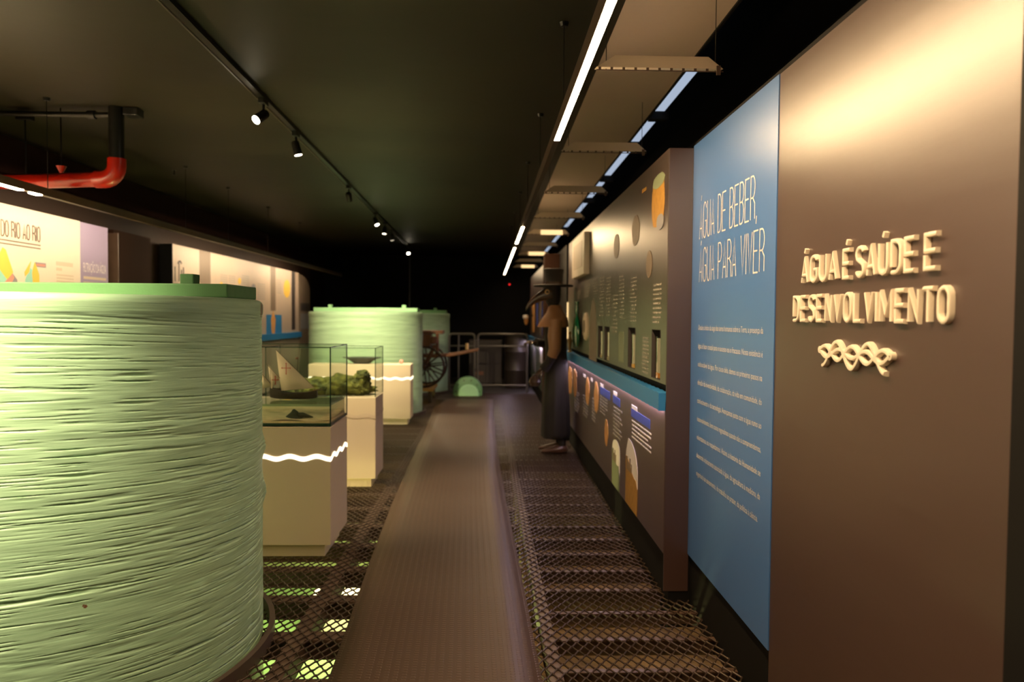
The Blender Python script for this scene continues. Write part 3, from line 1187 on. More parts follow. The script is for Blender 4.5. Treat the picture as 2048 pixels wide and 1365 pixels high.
# lower prints
rect_print(1266, 1277, 814, 822, 'print_white', 'tag_label')
rect_print(1229, 1236, 785, 793, 'print_white', 'tag_label')
rect_print(1202, 1208, 769, 776, 'print_white', 'tag_label')
rect_print(1183, 1187, 758, 764, 'print_white', 'tag_label')
rect_print(1168, 1173, 750, 756, 'print_white', 'tag_label')
rect_print(1265, 1303, 830, 848, 'print_blue', 'blue_title')
rect_print(1228, 1242, 796, 812, 'print_blue', 'blue_title')
rect_print(1202, 1222, 780, 796, 'print_blue', 'blue_title')
text_rows(1267, 1306, 856, 900, 5, 'print_white', fill=0.35)
text_rows(1229, 1247, 820, 885, 8, 'print_text', fill=0.4)
text_rows(1202, 1217, 798, 836, 6, 'print_text', fill=0.4)
text_rows(1186, 1193, 800, 850, 7)
text_rows(1168, 1178, 795, 840, 7)
text_rows(1150, 1160, 785, 830, 7)
oval_print(1173, 1181, 757, 813, 'print_orange', 'map_print', pw=1.1, blob=0.15)
oval_print(1190, 1199, 765, 828, 'print_orange', 'map_print', pw=1.1, blob=0.15)
oval_print(1138, 1146, 735, 790, 'print_orange', 'map_print', pw=0.8, blob=0.15)
oval_print(1148, 1155, 740, 795, 'print_orange', 'map_print', pw=0.8, blob=0.2)
oval_print(1212, 1219, 840, 896, 'print_orange', 'map_print', pw=1.0, blob=0.15)


def arch_print(yn, yf, ztop, round_=False):
    zb = 0.255
    wd = yf - yn
    P = [(yf - 3.66, zb), (yn - 3.66, zb)]
    n = 10
    if round_:
        for i in range(n + 1):
            a = PI * i / n
            P.append(((yn + yf) / 2 - 3.66 - math.cos(a) * wd / 2, ztop - 0.07 + 0.07 * math.sin(a)))
    else:
        for i in range(n + 1):
            s_ = i / n
            P.append((yn - 3.66 + wd * 0.8 * (1 - math.cos(s_ * PI / 2)), ztop - 0.19 + 0.19 * math.sin(s_ * PI / 2)))
        P.append((yf - 3.66, ztop - 0.10))
    MB().prism(P, 0, -0.0015, 0.001).build('arch_print', 'print_white', ex)
    # landscape inside the arch
    zt = zb + (ztop - zb) * 0.52
    P2 = [(yf - 3.66, zb), (yn - 3.66, zb), (yn - 3.66, zt - 0.06)]
    for i in range(1, 9):
        s_ = i / 8
        P2.append((yn - 3.66 + wd * s_, zt + 0.03 * math.sin(s_ * 5 + wd * 9) + 0.06 * s_))
    MB().prism(P2, 0, -0.003, 0.001).build('landscape_print', 'print_ochre' if not round_ else 'print_green', ex)
    # castle towers
    tb = MB()
    for k_ in range(4):
        yc = yn - 3.66 + wd * (0.5 + 0.12 * k_)
        tb.box(-0.0035, 0, yc - 0.015, yc + 0.015, zt, zt + 0.06 + 0.03 * (k_ % 2))
    tb.build('castle_print', 'tan', ex)


arch_print(4.33, 4.71, 0.70)
arch_print(4.94, 5.25, 0.605, True)


# windows with specimen tubes
def win_recess(i):
    a, b, c_, d_ = wins[i]
    r_ = MB()
    a -= 3.66; b -= 3.66
    # liner open to the room
    r_.box(0.046, 0.05, a, b, c_, d_)
    r_.box(0.0, 0.05, a - 0.0, a + 0.004, c_, d_)
    r_.box(0.0, 0.05, b - 0.004, b, c_, d_)
    r_.box(0.0, 0.05, a, b, c_, c_ + 0.004)
    r_.box(0.0, 0.05, a, b, d_ - 0.004, d_)
    r_.build('window_recess', 'dark_ink', ex)


labels = ['widest glass specimen tube with orange base in the nearest wall window',
          'glass specimen tube with yellow green residue in second wall window',
          'nearer slim clear tube of the closely paired wall windows',
          'farther slim clear tube of the closely paired wall windows']
lmat = emis('tube backlight', (0.85, 0.66, 0.36), 0.15)  # glow put into the liquid so the tubes look lit
bottom = ['print_orange', 'yellow', 'print_white', 'print_white']
for i in range(4):
    win_recess(i)
    a, b, c_, d_ = wins[i]
    yc = (a + b) / 2
    t = empty('specimen_tube', (XP + 0.021, yc, c_ + 0.004))
    tag(t, labels[i], 'tube', 'glass specimen tubes in wall windows')
    hh = (d_ - c_) - 0.045
    R_ = (b - a) * 0.36
    MB().lathe([(R_ * .92, 0), (R_ * .92, hh), (R_ * .86, hh), (R_ * .86, 0.006)], n=20, sx=0.022 / R_, sy=1.0).build('glass_wall', 'tube_glass', t, smooth=True)
    MB().lathe([(R_ * .80, 0.002), (R_ * .80, 0.022 + .006 * (i == 0)), (0.0, 0.024)], n=20, sx=0.020 / R_).build('sediment', bottom[i], t, smooth=True)
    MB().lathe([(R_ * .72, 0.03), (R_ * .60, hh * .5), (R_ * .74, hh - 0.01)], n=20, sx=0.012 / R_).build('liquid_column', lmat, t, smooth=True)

# wall mounted items near the far end of the first exhibit
sg = empty('wall_placard', (XP, 7.1, 2.12))
tag(sg, 'cream placard board fixed high on the lit brown wall', 'placard')
MB().box(-0.055, -0.0, -0.48, 0.50, -0.20, 0.20).build('board', 'cream_panel', sg, bev=0.005)
MB().box(-0.058, -0.0545, -0.34, 0.36, -0.12, 0.13).build('printed_sheet', 'print_cream', sg)
bt = empty('green_bottle', (XP - 0.045, 7.20, 1.20))
tag(bt, 'flat dark green glass bottle mounted on the sage wall', 'bottle')
MB().lathe([(0.0, 0), (0.09, 0.01), (0.155, 0.08), (0.165, 0.17), (0.13, 0.27), (0.06, 0.33), (0.03, 0.36)], n=24, sx=0.24).build('body', 'green_glass', bt, smooth=True)
MB().lathe([(0.035, 0.34), (0.033, 0.44), (0.04, 0.445), (0.04, 0.47), (0.0, 0.47)], n=16, sx=0.6).build('neck', 'green_glass', bt, smooth=True)
dk = empty('tan_disc', (XP, 6.75, 1.42))
tag(dk, 'tan round plate fixed on the wall beside the green bottle', 'plate')
MB().lathe([(0.0, -0.03), (0.12, -0.028), (0.135, -0.015), (0.135, 0.0)], n=28, axis=0).build('disc', 'print_cream', dk, smooth=True)
MB().lathe([(0.05, -0.034), (0.06, -0.034), (0.06, -0.026), (0.05, -0.026)], n=20, axis=0).build('ring', 'tan', dk, smooth=True)
fg = empty('brass_figurine', (XP - 0.03, 7.95, 1.108))
tag(fg, 'small brass figurine standing on the blue shelf below the green bottle', 'figurine')
MB().lathe([(0.025, 0), (0.028, 0.012), (0.012, 0.02), (0.018, 0.08), (0.024, 0.14), (0.012, 0.18), (0.008, 0.20)], n=14).build('body', 'brass', fg, smooth=True)
MB().lathe([(0.0, 0.195), (0.016, 0.205), (0.018, 0.222), (0.010, 0.238), (0.0, 0.242)], n=14).build('head', 'brass', fg, smooth=True)
MB().box(-0.03, 0.03, 0, 0.01, 0.12, 0.135).build('arm', 'brass', fg)
ls = MB().box(XP - 0.012, XP + 0.05, 8.452, 8.47, 1.25, 1.69).build('lit_edge_strip', 'lamp_soft')  # edge of a sign, its lit look put in as glow
tag(ls, 'narrow warm glowing strip at the far edge of the sage wall', 'lamp')
cs = MB()
for k_ in range(5):
    pass
st = empty('striped_edge_board', (XP, 8.46, 1.1))
tag(st, 'slim rose striped edge board beside the shelf end behind the costumed figure', 'board')
for k_, mm in enumerate(['rose', 'grey_ink', 'print_text', 'rose', 'grey_ink']):
    MB().box(-0.02, 0.05, 0.012, 0.03, -0.10 + 0.085 * k_, -0.016 + 0.085 * k_).build('stripe', mm, st)

# -------- second exhibit beyond the figure
XQ = 0.85
e2 = empty('exhibit_casing', (XQ, 9.5, 0))
tag(e2, 'dark far exhibit wall behind the beaked figure, blue vertical banners', 'exhibit wall')


def Q(x0, x1, a, b, z0, z1, nm, mt, **kw):
    return MB().box(x0 - XQ, x1 - XQ, a - 9.5, b - 9.5, z0, z1).build(nm, mt, e2, **kw)


Q(XQ, XQ + 0.05, 9.7, 15.6, 1.11, 2.39, 'upper_panel', 'wall_brown')
Q(XQ, XQ + 0.05, 9.7, 15.6, 0.25, 1.05, 'lower_panel', 'print_sage')
Q(XQ + 0.02, XQ + 0.2, 9.7, 15.6, -0.1, 0.25, 'plinth', 'black')
Q(XQ + 0.05, XQ + 0.2, 8.5, 15.6, 0.0, 2.39, 'casing_core', 'black')
Q(XQ - 0.05, XQ + 0.02, 9.7, 15.6, 1.01, 1.11, 'blue_shelf', 'shelf_blue')
Q(XQ - 0.03, XQ - 0.01, 9.8, 15.5, 1.004, 1.0095, 'shelf_light', 'led_cool')
Q(0.70, XQ + 0.1, 9.40, 9.68, 0.0, 2.36, 'pillar', 'pillar_paint', bev=0.004)
Q(XQ - 0.004, XQ, 11.2, 11.9, 1.2, 1.95, 'blue_banner', 'print_blue')
Q(XQ - 0.004, XQ, 12.1, 12.5, 1.2, 1.95, 'photo_banner', 'tan')
Q(XQ - 0.004, XQ, 13.0, 13.4, 1.35, 1.9, 'blue_banner', 'print_blue')
Q(XQ - 0.004, XQ, 14.0, 14.8, 1.2, 1.85, 'photo_banner', 'print_orange')
Q(XQ - 0.004, XQ, 9.75, 10.4, 0.35, 0.92, 'yellow_print', 'yellow')
Q(XQ - 0.004, XQ, 11.4, 12.3, 0.72, 0.98, 'white_print', 'print_white')  # white print that also stands in for the shelf's underglow
Q(XQ - 0.004, XQ, 13.6, 14.4, 0.45, 0.90, 'white_print', 'grey_ink')
wl = empty('wall_lantern', (XQ, 14.2, 1.40))
tag(wl, 'tiny white capped orange lantern on the far right wall', 'lantern')
MB().box(-0.16, -0.02, -0.02, 0.02, 0.13, 0.15).build('bracket', 'iron', wl)
MB().lathe([(0.0, 0.16), (0.05, 0.15), (0.06, 0.10), (0.045, 0.08)], c=(-0.17, 0, 0), n=14).build('cap', 'print_white', wl, smooth=True)
MB().lathe([(0.045, 0.08), (0.04, 0.02), (0.02, -0.04), (0.0, -0.05)], c=(-0.16, 0, 0), n=14).build('body', 'print_orange', wl, smooth=True)

# ================================================================== LEFT WALL CONTENT
XL = -3.68
pa = empty('river_panel', (XL, 4.0, 0))
tag(pa, 'brightly lit cream panel titled DO RIO AO RIO on the left wall', 'wall panel')
xfl = lambda u, v, t: (t, u - 4.0, v)
MB().box(-0.17, 0, -1.6, 2.38, 0.25, 2.33).build('cream_board', 'cream_panel', pa)
MB().box(-0.17, 0.001, 2.381, 2.83, 0.25, 2.325).build('violet_board', 'purple', pa)
print_text('DO RIO AO RIO', xfl, 5.370, 2.086, 0.452, 0.118, 0.011, 'title', 'tan', pa, t=0.003, track=0.17, space=0.3)
for zz in (2.052, 2.025):
    MB(xfl).add([(5.0, zz, .002), (5.83, zz, .002), (5.83, zz + .010, .002), (5.0, zz + .010, .002)], [(0, 1, 2, 3)]).build('rule_line', 'tan', pa)


def lp(x0, x1, yt, yb, mt, nm, t=0.002, poly=None, X=XL, par=None, y_0=4.0):
    par = par or pa
    f = lambda x: wallpoint(x, 560.0, X)[0]
    g = lambda x, yy: max(0.27, min(2.318, wallpoint(x, yy, X)[1]))
    if poly is None:
        xm = (x0 + x1) / 2
        a, b = f(x0), f(x1)
        zt, zb = g(xm, yt), g(xm, yb)
        P = [(a - y_0, zb), (b - y_0, zb), (b - y_0, zt), (a - y_0, zt)]
    else:
        P = [(f(x) - y_0, g(x, yy)) for x, yy in poly]
    return MB().prism(P, 0, 0.0005, t).build(nm, mt, par)


lp(0, 0, 0, 0, 'yellow', 'map_block', 0.003, [(-10, 525), (6, 495), (12, 500), (26, 545), (14, 560), (0, 540)])
lp(0, 0, 0, 0, 'teal', 'map_block', 0.002, [(-30, 545), (-8, 515), (20, 545), (10, 600), (-30, 600)])
lp(0, 0, 0, 0, 'rose', 'map_block', 0.0035, [(2, 572), (24, 548), (28, 556), (12, 585)])
lp(0, 0, 0, 0, 'grey_ink', 'map_block', 0.0025, [(12, 600), (24, 546), (34, 560), (36, 600)])
lp(0, 0, 0, 0, 'yellow', 'map_block', 0.003, [(49, 545), (62, 523), (58, 545), (50, 553)])
lp(0, 0, 0, 0, 'teal', 'map_block', 0.002, [(50, 560), (60, 535), (70, 545), (66, 580), (50, 580)])
lp(0, 0, 0, 0, 'yellow', 'map_block', 0.0035, [(64, 545), (70, 525), (78, 550), (78, 580), (66, 580)])
lp(70, 92, 526, 535, 'grey_ink', 'label_frame', 0.002)
lp(73, 90, 528.5, 533, 'rose', 'label_fill', 0.003)
lp(113, 146, 525, 533, 'print_cream', 'heading', 0.002)
lp(113, 124, 536, 542, 'print_cream', 'heading', 0.002)
for k_ in range(5):
    lp(113, 147, 550 + k_ * 6.2, 553 + k_ * 6.2, 'print_cream', 'text_row', 0.002)
font_line('FILTRAÇÃO DA ÁGUA', xfl, 6.42, 1.885, 0.37, 0.085, 'violet_title', 'print_white', pa, t=0.003)
for k_ in range(6):
    MB(xfl).add([(6.42, 1.82 - k_ * .05, .003), (6.79, 1.82 - k_ * .05, .003), (6.79, 1.845 - k_ * .05, .003), (6.42, 1.845 - k_ * .05, .003)], [(0, 1, 2, 3)]).build('text_row', 'print_cream', pa)

pb = empty('timeline_panel', (XL, 8.19, 0))
tag(pb, 'long pale printed panel with arch drawings and blue shelf, left wall', 'wall panel')
MB().box(-0.14, 0, 0.0, 5.26, 1.20, 2.32).build('upper_board', 'pink_panel', pb)
MB().box(-0.14, 0, 0.0, 5.26, 0.25, 1.10).build('lower_board', 'pink_panel', pb)
MB().box(-0.14, 0.05, 0.0, 5.28, 1.10, 1.20).build('blue_shelf', 'shelf_blue', pb)
MB().box(-0.145, 0.001, -0.012, 0.0, 0.25, 2.32).build('end_panel', 'black', pb)
q8 = dict(par=pb, y_0=8.19)
lp(399, 421, 400, 700, 'tan', 'brown_band', 0.002, None, XL, pb, 8.19)
lp(541, 551, 520, 622, 'tan', 'brown_band', 0.002, None, XL, pb, 8.19)
lp(583, 590, 540, 660, 'dark_ink', 'dark_band', 0.002, None, XL, pb, 8.19)
lp(532, 563, 630, 668, 'shelf_blue', 'blue_graphic', 0.002, None, XL, pb, 8.19)
lp(0, 0, 0, 0, 'print_orange', 'red_figure', 0.0035, [(543, 668), (541, 640), (546, 622), (551, 640), (549, 668)], XL, pb, 8.19)
n_ = 16
for (xa, xb, ya, yb_, mm) in ((567, 580, 560, 596, 'yellow'), (476, 482, 556, 569, 'yellow'), (440, 445, 564, 572, 'yellow'), (503, 511, 568, 582, 'grey_ink')):
    P = [((xa + xb) / 2 + (xb - xa) / 2 * math.cos(2 * PI * i / n_), (ya + yb_) / 2 + (yb_ - ya) / 2 * math.sin(2 * PI * i / n_)) for i in range(n_)]
    lp(0, 0, 0, 0, mm, 'oval_print', 0.003, P, XL, pb, 8.19)
for (xa, ya, yb_) in ((349, 533, 563), (357, 524, 563), (362, 540, 563), (366, 535, 563)):
    lp(xa, xa + 2.0, ya, yb_, 'dark_ink', 'arch_line', 0.002, None, XL, pb, 8.19)
P = [(355 + 4.5 + 4.5 * math.cos(PI * i / 8), 528 - 7 * math.sin(PI * i / 8)) for i in range(9)] + [(355 + 4.5 - 2.6 * math.cos(PI * i / 8), 529 - 3.5 * math.sin(PI * i / 8)) for i in range(9)]
lp(0, 0, 0, 0, 'dark_ink', 'arch_curve', 0.002, P, XL, pb, 8.19)
for (xa, xb, ya, nr) in ((441, 455, 550, 5), (458, 470, 552, 4), (484, 498, 552, 5), (515, 530, 568, 8), (553, 562, 560, 7)):
    for k_ in range(nr):
        lp(xa, xb, ya + k_ * 4.2, ya + 1.8 + k_ * 4.2, 'print_text', 'text_row', 0.002, None, XL, pb, 8.19)
gp = empty('grey_photo_board', (XL, 13.52, 0))
tag(gp, 'grey photo board with rounded top past the end of the pale panel', 'board')
P = [(0, 0.0), (0.75, 0.0), (0.75, 2.0)] + [(0.75 * math.cos(PI / 2 * i / 6), 2.0 + 0.3 * math.sin(PI / 2 * i / 6)) for i in range(1, 7)]
MB().prism(P, 0, -0.10, 0.0).build('board', 'tan', gp)
MB().box(0.0, 0.004, 0.05, 0.7, 1.25, 1.55).build('grey_photo', 'grey_ink', gp)
MB().box(0.0, 0.004, 0.05, 0.7, 1.6, 1.75).build('dark_photo', 'dark_ink', gp)

# ================================================================== LIGHT FITTINGS
# right hung LED rail
XR, ZR = 0.384, 2.50


def led_rail(name, label, X, Z, y0, y1, segs, rods, ledm, wash=(), lip=False):
    r = empty(name, (X, y0, Z))
    tag(r, label, 'light rail')
    MB().box(-0.019, 0.019, 0, y1 - y0, 0.0, 0.055).build('rail_body', 'steel', r)
    for (a, b) in segs:
        MB().box(-0.018, 0.018, a - y0, b - y0, -0.006, 0.0).build('diffuser', M['led_far'] if a > 9.7 else ledm, r)
    if lip:
        MB().box(-0.0215, -0.0195, 0, y1 - y0, -0.024, 0.02).build('glare_lip', 'steel', r)  # lip added to keep the tube's light off the tanks
    for (a, b) in wash:
        MB().box(-0.025, -0.019, a - y0, b - y0, 0.015, 0.030).build('wall_washer', 'led_wash_near' if a < 6 else 'led_wash', r)  # unseen glowing strip added behind the rail to brighten the wall panels
        MB().box(-0.060, -0.019, a - y0, b - y0, 0.031, 0.035).build('washer_hood', 'black_gloss', r)  # added only to stop the strip's light going up the wall
    for yr in rods:
        MB().tube([(0, yr - y0, 0.05), (0, yr - y0, H - Z)], 0.003, 6).build('hanger_rod', 'black_gloss', r)
        MB().lathe([(0.018, H - Z - 0.02), (0.025, H - Z)], c=(0, yr - y0, 0), n=12).build('ceiling_rose', 'black_gloss', r)
    return r


r_ = led_rail('led_rail', 'long hung LED rail over the aisle by the right wall', XR, ZR, -0.6, 16.3,
              [(-0.5, 3.95), (7.75, 9.45), (10.05, 16.2)], (1.5, 3.6, 5.2, 6.8, 8.4, 10.0, 11.6), M['led'], lip=True)
r_.rotation_euler = (0, 0, 0.0066)
l_ = led_rail('led_rail', 'hung light rail in front of the left wall panels', -3.10, 2.316, 1.0, 14.5,
              [(1.2, 4.72), (4.82, 4.91)], (3.0, 5.0, 7.2, 8.35, 9.8, 11.4), M['led_left'], wash=[(2.0, 4.7), (4.8, 6.9), (8.3, 10.5), (11.2, 13.4)])

# track with spot heads
tr = empty('ceiling_track', (trx(-1.0), -1.0, TZ))
tr.rotation_euler = (0, 0, 0.0194)
tag(tr, 'black lighting track running along the dark ceiling', 'track')
MB().box(-0.018, 0.018, 0, 16.0, -0.012, 0.018).build('rail', 'black_gloss', tr)
MB().tube([(-0.05, 0, 0.005), (-0.05, 16.0, 0.005)], 0.006, 6).build('cable', 'steel', tr)
MB().box(-0.03, 0.03, 15.95, 16.05, -0.05, 0.018).build('end_feed', 'black_gloss', tr)
MB().tube([(0, 16.0, -0.05), (0, 16.0, -1.4)], 0.012, 6).build('drop_cable', 'black_gloss', tr)
spot_lbl = ['spot head on track over the near tank, behind the view', 'spot head on track just behind the view near the tank',
            'nearest visible track spot, lens glaring towards the viewer', 'second visible track spot, can pointing down',
            'third visible track spot pointing down', 'track spot turned right towards the far bright tank',
            'small unlit looking track spot past the turned one', 'smallest dim track spot near the track end', 'farthest round glaring spot at the end of the track']
for i, (yy, aim, lb, pw) in enumerate(HEADS):
    dy = yy
    r = empty('track_spotlight', (trx(dy), dy, TZ - 0.012))
    tag(r, spot_lbl[i], 'spotlight', 'black track spotlights on the ceiling')
    MB().box(-0.02, 0.02, -0.05, 0.05, -0.035, 0.0).build('adapter', 'black_gloss', r, bev=0.003)
    MB().tube([(0, 0, -0.03), (0, 0, -0.085)], 0.010, 8).build('stem', 'black_gloss', r)
    c = Vector((0, 0, -0.105))
    d = (Vector(aim) - (Vector((trx(dy), dy, TZ - 0.012)) + c)).normalized()
    a0 = c - d * 0.035; a1 = c + d * 0.075
    MB().tube([a0, a0 + d * 0.012, a1], [0.022, 0.032, 0.034], 20).build('can', 'black_gloss', r, smooth=True)
    lm = emis('lens %d' % i, (1.0, 0.86, 0.62), lb)
    MB().tube([a1 - d * 0.001, a1 + d * 0.003], [0.029, 0.029], 20).build('lens', lm, r)
    lo_ = Vector((trx(dy), dy, TZ - 0.012)) + a1 + d * 0.012
    light('spot_beam', 'SPOT', tuple(lo_), aim, pw, SPOTC, size=0.025, angle=62 if i != 2 else 80, blend=0.9)

# ceiling trapezoid luminaires hung between rail and wall
first = None
trap = ['nearest wide trapezoid hood under the slab beside the LED rail', 'second trapezoid hood, above the end of the blue panel',
        'third hood, dark underside, above the sage exhibit', 'fourth hood from the near end, thin dark edge',
        'fifth hood with warm lit lens above the costumed figure', 'sixth hood, dark, in the receding row',
        'seventh hood with lit rounded lens in the receding row', 'eighth hood, dark, near the end of the row', 'last hood with small lit lens at the far end of the row']
for i in range(9):
    yy = 3.25 + 1.6 * i
    r = empty('hanging_hood', (0.76, yy, 2.65))
    tag(r, trap[i], 'light hood', 'trapezoid light hoods hung in a row by the slab')
    hd = MB()
    vsb = [(-0.29, -0.02, 0), (0.295, -0.02, 0), (0.295, 0.05, 0.012), (-0.29, 0.05, 0.012)]
    vst = [(-0.20, 0.012, 0.066), (0.235, 0.012, 0.066), (0.235, 0.04, 0.066), (-0.20, 0.04, 0.066)]
    hd.add(vsb + vst, [(0, 1, 5, 4), (1, 2, 6, 5), (2, 3, 7, 6), (3, 0, 4, 7), (4, 5, 6, 7), (3, 2, 1, 0)])
    hd.build('hood', 'white' if i not in (4, 6, 8) else 'white', r)
    fr = MB()
    for k_ in range(11):
        x_ = -0.275 + k_ * 0.055
        fr.box(x_ - 0.006, x_ + 0.006, -0.0215, -0.0195, -0.012, 0.0)
    fr.box(-0.29, 0.295, -0.0225, -0.0185, -0.015, -0.011)
    fr.build('louvre_edge', 'steel', r)
    MB().box(0.262, 0.280, -0.03, -0.022, -0.03, 0.012).build('clip', 'steel', r)
    for sx_ in (-0.24, 0.27):
        MB().tube([(sx_, 0.02, 0.0), (sx_, 0.02, 0.348)], 0.002, 5).build('wire', 'black_gloss', r)
    if i in (4, 6, 8):
        MB().box(-0.10, 0.20, -0.026, -0.02, -0.01, 0.055).build('lit_lens', 'lamp_soft', r, label='warm glowing lens')

# pipes top left
pp = empty('sprinkler_pipe', (-2.73, 5.2, 2.48))
tag(pp, 'red pipe with elbow rising into a black vertical pipe at the ceiling', 'pipe')
el = [(-1.6, 0.35, 0.035), (-0.8, 0.14, 0.0), (-0.14, 0, 0.0)]
MB().tube(el, 0.054, 20).build('red_run', 'red', pp, smooth=True)
ev = [(-0.15, 0, 0)] + [(-0.10 + 0.10 * math.sin(PI / 2 * k_ / 6), 0, 0.10 - 0.10 * math.cos(PI / 2 * k_ / 6)) for k_ in range(7)] + [(0, 0, 0.15)]
MB().tube(ev, 0.063, 20, upv=(0, 1, 0)).build('elbow', 'red', pp, smooth=True)
MB().tube([(0, 0, 0.13), (0, 0, 0.52)], 0.052, 20).build('black_riser', 'black_gloss', pp, smooth=True)
MB().tube([(-0.42, 0.04, 0.05), (-0.42, 0.04, 0.10)], [0.012, 0.035], 12).build('clamp', 'red', pp)
MB().tube([(-0.42, 0.04, 0.08), (-0.42, 0.04, 0.52)], 0.006, 6).build('hanger_rod', 'black_gloss', pp)
MB().tube([(-0.70, 0.08, 0.05), (-0.70, 0.08, 0.46)], 0.006, 6).build('hanger_rod', 'black_gloss', pp)
MB().box(-0.75, -0.65, 0.05, 0.11, 0.44, 0.50).build('rod_bracket', 'black_gloss', pp)
bp_ = empty('ceiling_conduit', (-2.73, 5.22, 2.95))
tag(bp_, 'black conduit running left along the ceiling from the riser', 'conduit')
MB().tube([(-1.5, 0.0, 0.0), (-0.06, 0, 0.0)], 0.020, 12).build('conduit', 'black_gloss', bp_, smooth=True)
MB().tube([(-0.21, 0.0, 0.0), (-0.16, 0, 0.0)], 0.032, 12).build('coupling', 'black_gloss', bp_, smooth=True)
MB().box(0.06, 0.165, -0.05, 0.05, -0.01, 0.045).build('end_plate', 'black_gloss', bp_, bev=0.004)
sp_ = MB().lathe([(0.0, -0.05), (0.02, -0.045), (0.006, -0.03), (0.006, 0.0), (0.025, 0.0)], n=12).build('ceiling_sprinkler', 'black_gloss', smooth=True)
sp_.location = (-3.3, 7.4, 2.998)
tag(sp_, 'small dark sprinkler head on the ceiling right of the black riser', 'sprinkler')

# ================================================================== PLINTHS AND CASES


def plinth(loc, w_, d_, h_, label, wave=None, wave_lit=True):
    """loc = front right bottom corner"""
    r = empty('display_plinth', loc)
    tag(r, label, 'plinth', 'white display plinths along the tanks')
    MB().box(-w_, 0, 0, d_, 0.08, h_).build('body', 'white', r, bev=0.003)
    MB().box(-w_ + 0.04, -0.045, 0.035, d_ - 0.04, 0.0, 0.08).build('recessed_base', 'white', r)
    if wave is not None:
        zc = wave
        mb = MB()
        n = 120
        path = []
        per = 0.165
        for i in range(n + 1):
            path.append((-w_ + w_ * i / n, -0.003, w_ * i / n))
        for i in range(1, n // 2 + 1):
            path.append((0.003, d_ * i / (n // 2), w_ + d_ * i / (n // 2)))
        hw = 0.0145
        vs_ = []; fs_ = []
        for (x, y_, s_) in path:
            z_ = zc + 0.009 * math.sin(s_ * 2 * PI / per)
            vs_ += [(x, y_, z_ - hw), (x, y_, z_ + hw)]
        for i in range(len(path) - 1):
            fs_.append((2 * i, 2 * i + 2, 2 * i + 3, 2 * i + 1))
        mb.add(vs_, fs_)
        if wave_lit:
            o_ = mb.build('wave_light', 'wave', r, label='glowing wavy light band')
        else:
            o_ = mb.build('wave_groove', 'print_cream', r, label='unlit wavy groove')
    return r


def glass_case(loc, w_, d_, z0, h_, label, top=True):
    r = empty('glass_case', (loc[0], loc[1], z0))
    tag(r, label, 'glass case', 'green tinted glass cases on plinths')
    t = 0.008
    MB().box(-w_, 0, 0, t, 0, h_).build('glass_pane', 'glass', r)
    MB().box(-w_, 0, d_ - t, d_, 0, h_).build('glass_pane', 'glass', r)
    MB().box(-t, 0, t + .001, d_ - t - .001, 0, h_).build('glass_pane', 'glass', r)
    MB().box(-w_, -w_ + t, t + .001, d_ - t - .001, 0, h_).build('glass_pane', 'glass', r)
    e = MB()
    ed = 0.005
    for (x, y_) in ((-ed, 0), (-ed, d_ - ed), (-w_, 0), (-w_, d_ - ed)):
        e.box(x - 0.0015, x + ed, y_ - 0.0015, y_ + ed, 0, h_)
    for y_ in (0, d_ - ed):
        e.box(-w_, 0, y_ - 0.001, y_ + ed - 0.001, h_ - 0.0035, h_ + 0.001)
    for x in (-w_, -ed):
        e.box(x, x + ed, 0, d_, h_ - 0.0035, h_ + 0.001)
    e.build('glass_edges', 'glass_edge', r)
    return r


P1 = (-0.990, 4.32, 0.002)
plinth(P1, 0.95, 0.49, 0.815, 'nearest white display plinth with glowing wavy band under the ship case', 0.625, True)
gc = glass_case((-0.988, 4.32), 0.95, 0.49, 0.823, 0.487, 'nearest tall glass case holding the sailing ship and model sea')
MB().box(-0.945, -0.004, 0.004, 0.486, 0.0, 0.016).build('dark_base', 'glass_edge', gc)
# model sea (its own thing, sits inside the case)
sea = empty('model_sea', (-0.988, 4.32, 0.839))
tag(sea, 'model sea with sandy bottom and teal water layer inside nearest case', 'diorama')
mb = MB(); nn = 28; vs = []; fs = []
for i in range(nn + 1):
    for j in range(9):
        x = -0.935 + 0.92 * i / nn; y_ = 0.012 + 0.46 * j / 8
        z = 0.012 + 0.010 * (1 + math.sin(i * 0.7 + j)) * 0.5 + 0.012 * j / 8
        vs.append((x, y_, z))
for i in range(nn):
    for j in range(8):
        a = i * 9 + j
        fs.append((a, a + 9, a + 10, a + 1))
mb.add(vs, fs); mb.box(-0.935, -0.015, 0.012, 0.472, 0.0, 0.012)
mb.build('sand_bed', 'sand', sea, smooth=True, recalc=False)
MB().box(-0.935, -0.015, 0.465, 0.474, 0.0, 0.112).build('backdrop', 'sea_back', sea)
mb = MB()
bmr = bmesh.new(); bmesh.ops.create_icosphere(bmr, subdivisions=3, radius=1.0)
RS = np.random.RandomState(4)
from mathutils import noise as mnoise


def lump(loc_, s, mt, name, parent, seed=0, amp=0.35, freq=2.2, sub=3):
    bm = bmesh.new()
    bmesh.ops.create_icosphere(bm, subdivisions=sub, radius=1.0)
    for v in bm.verts:
        n = mnoise.fractal(v.co * freq + Vector((seed * 7.1, seed, 0)), 1.0, 2.0, 4)
        v.co = v.co * (1 + amp * n)
        v.co = Vector((v.co.x * s[0], v.co.y * s[1], v.co.z * s[2])) + Vector(loc_)
    me = bpy.data.meshes.new(name); bm.to_mesh(me); bm.free()
    me.materials.append(M[mt]); me.shade_smooth()
    o = bpy.data.objects.new(name, me); C.objects.link(o); o.parent = parent
    return o


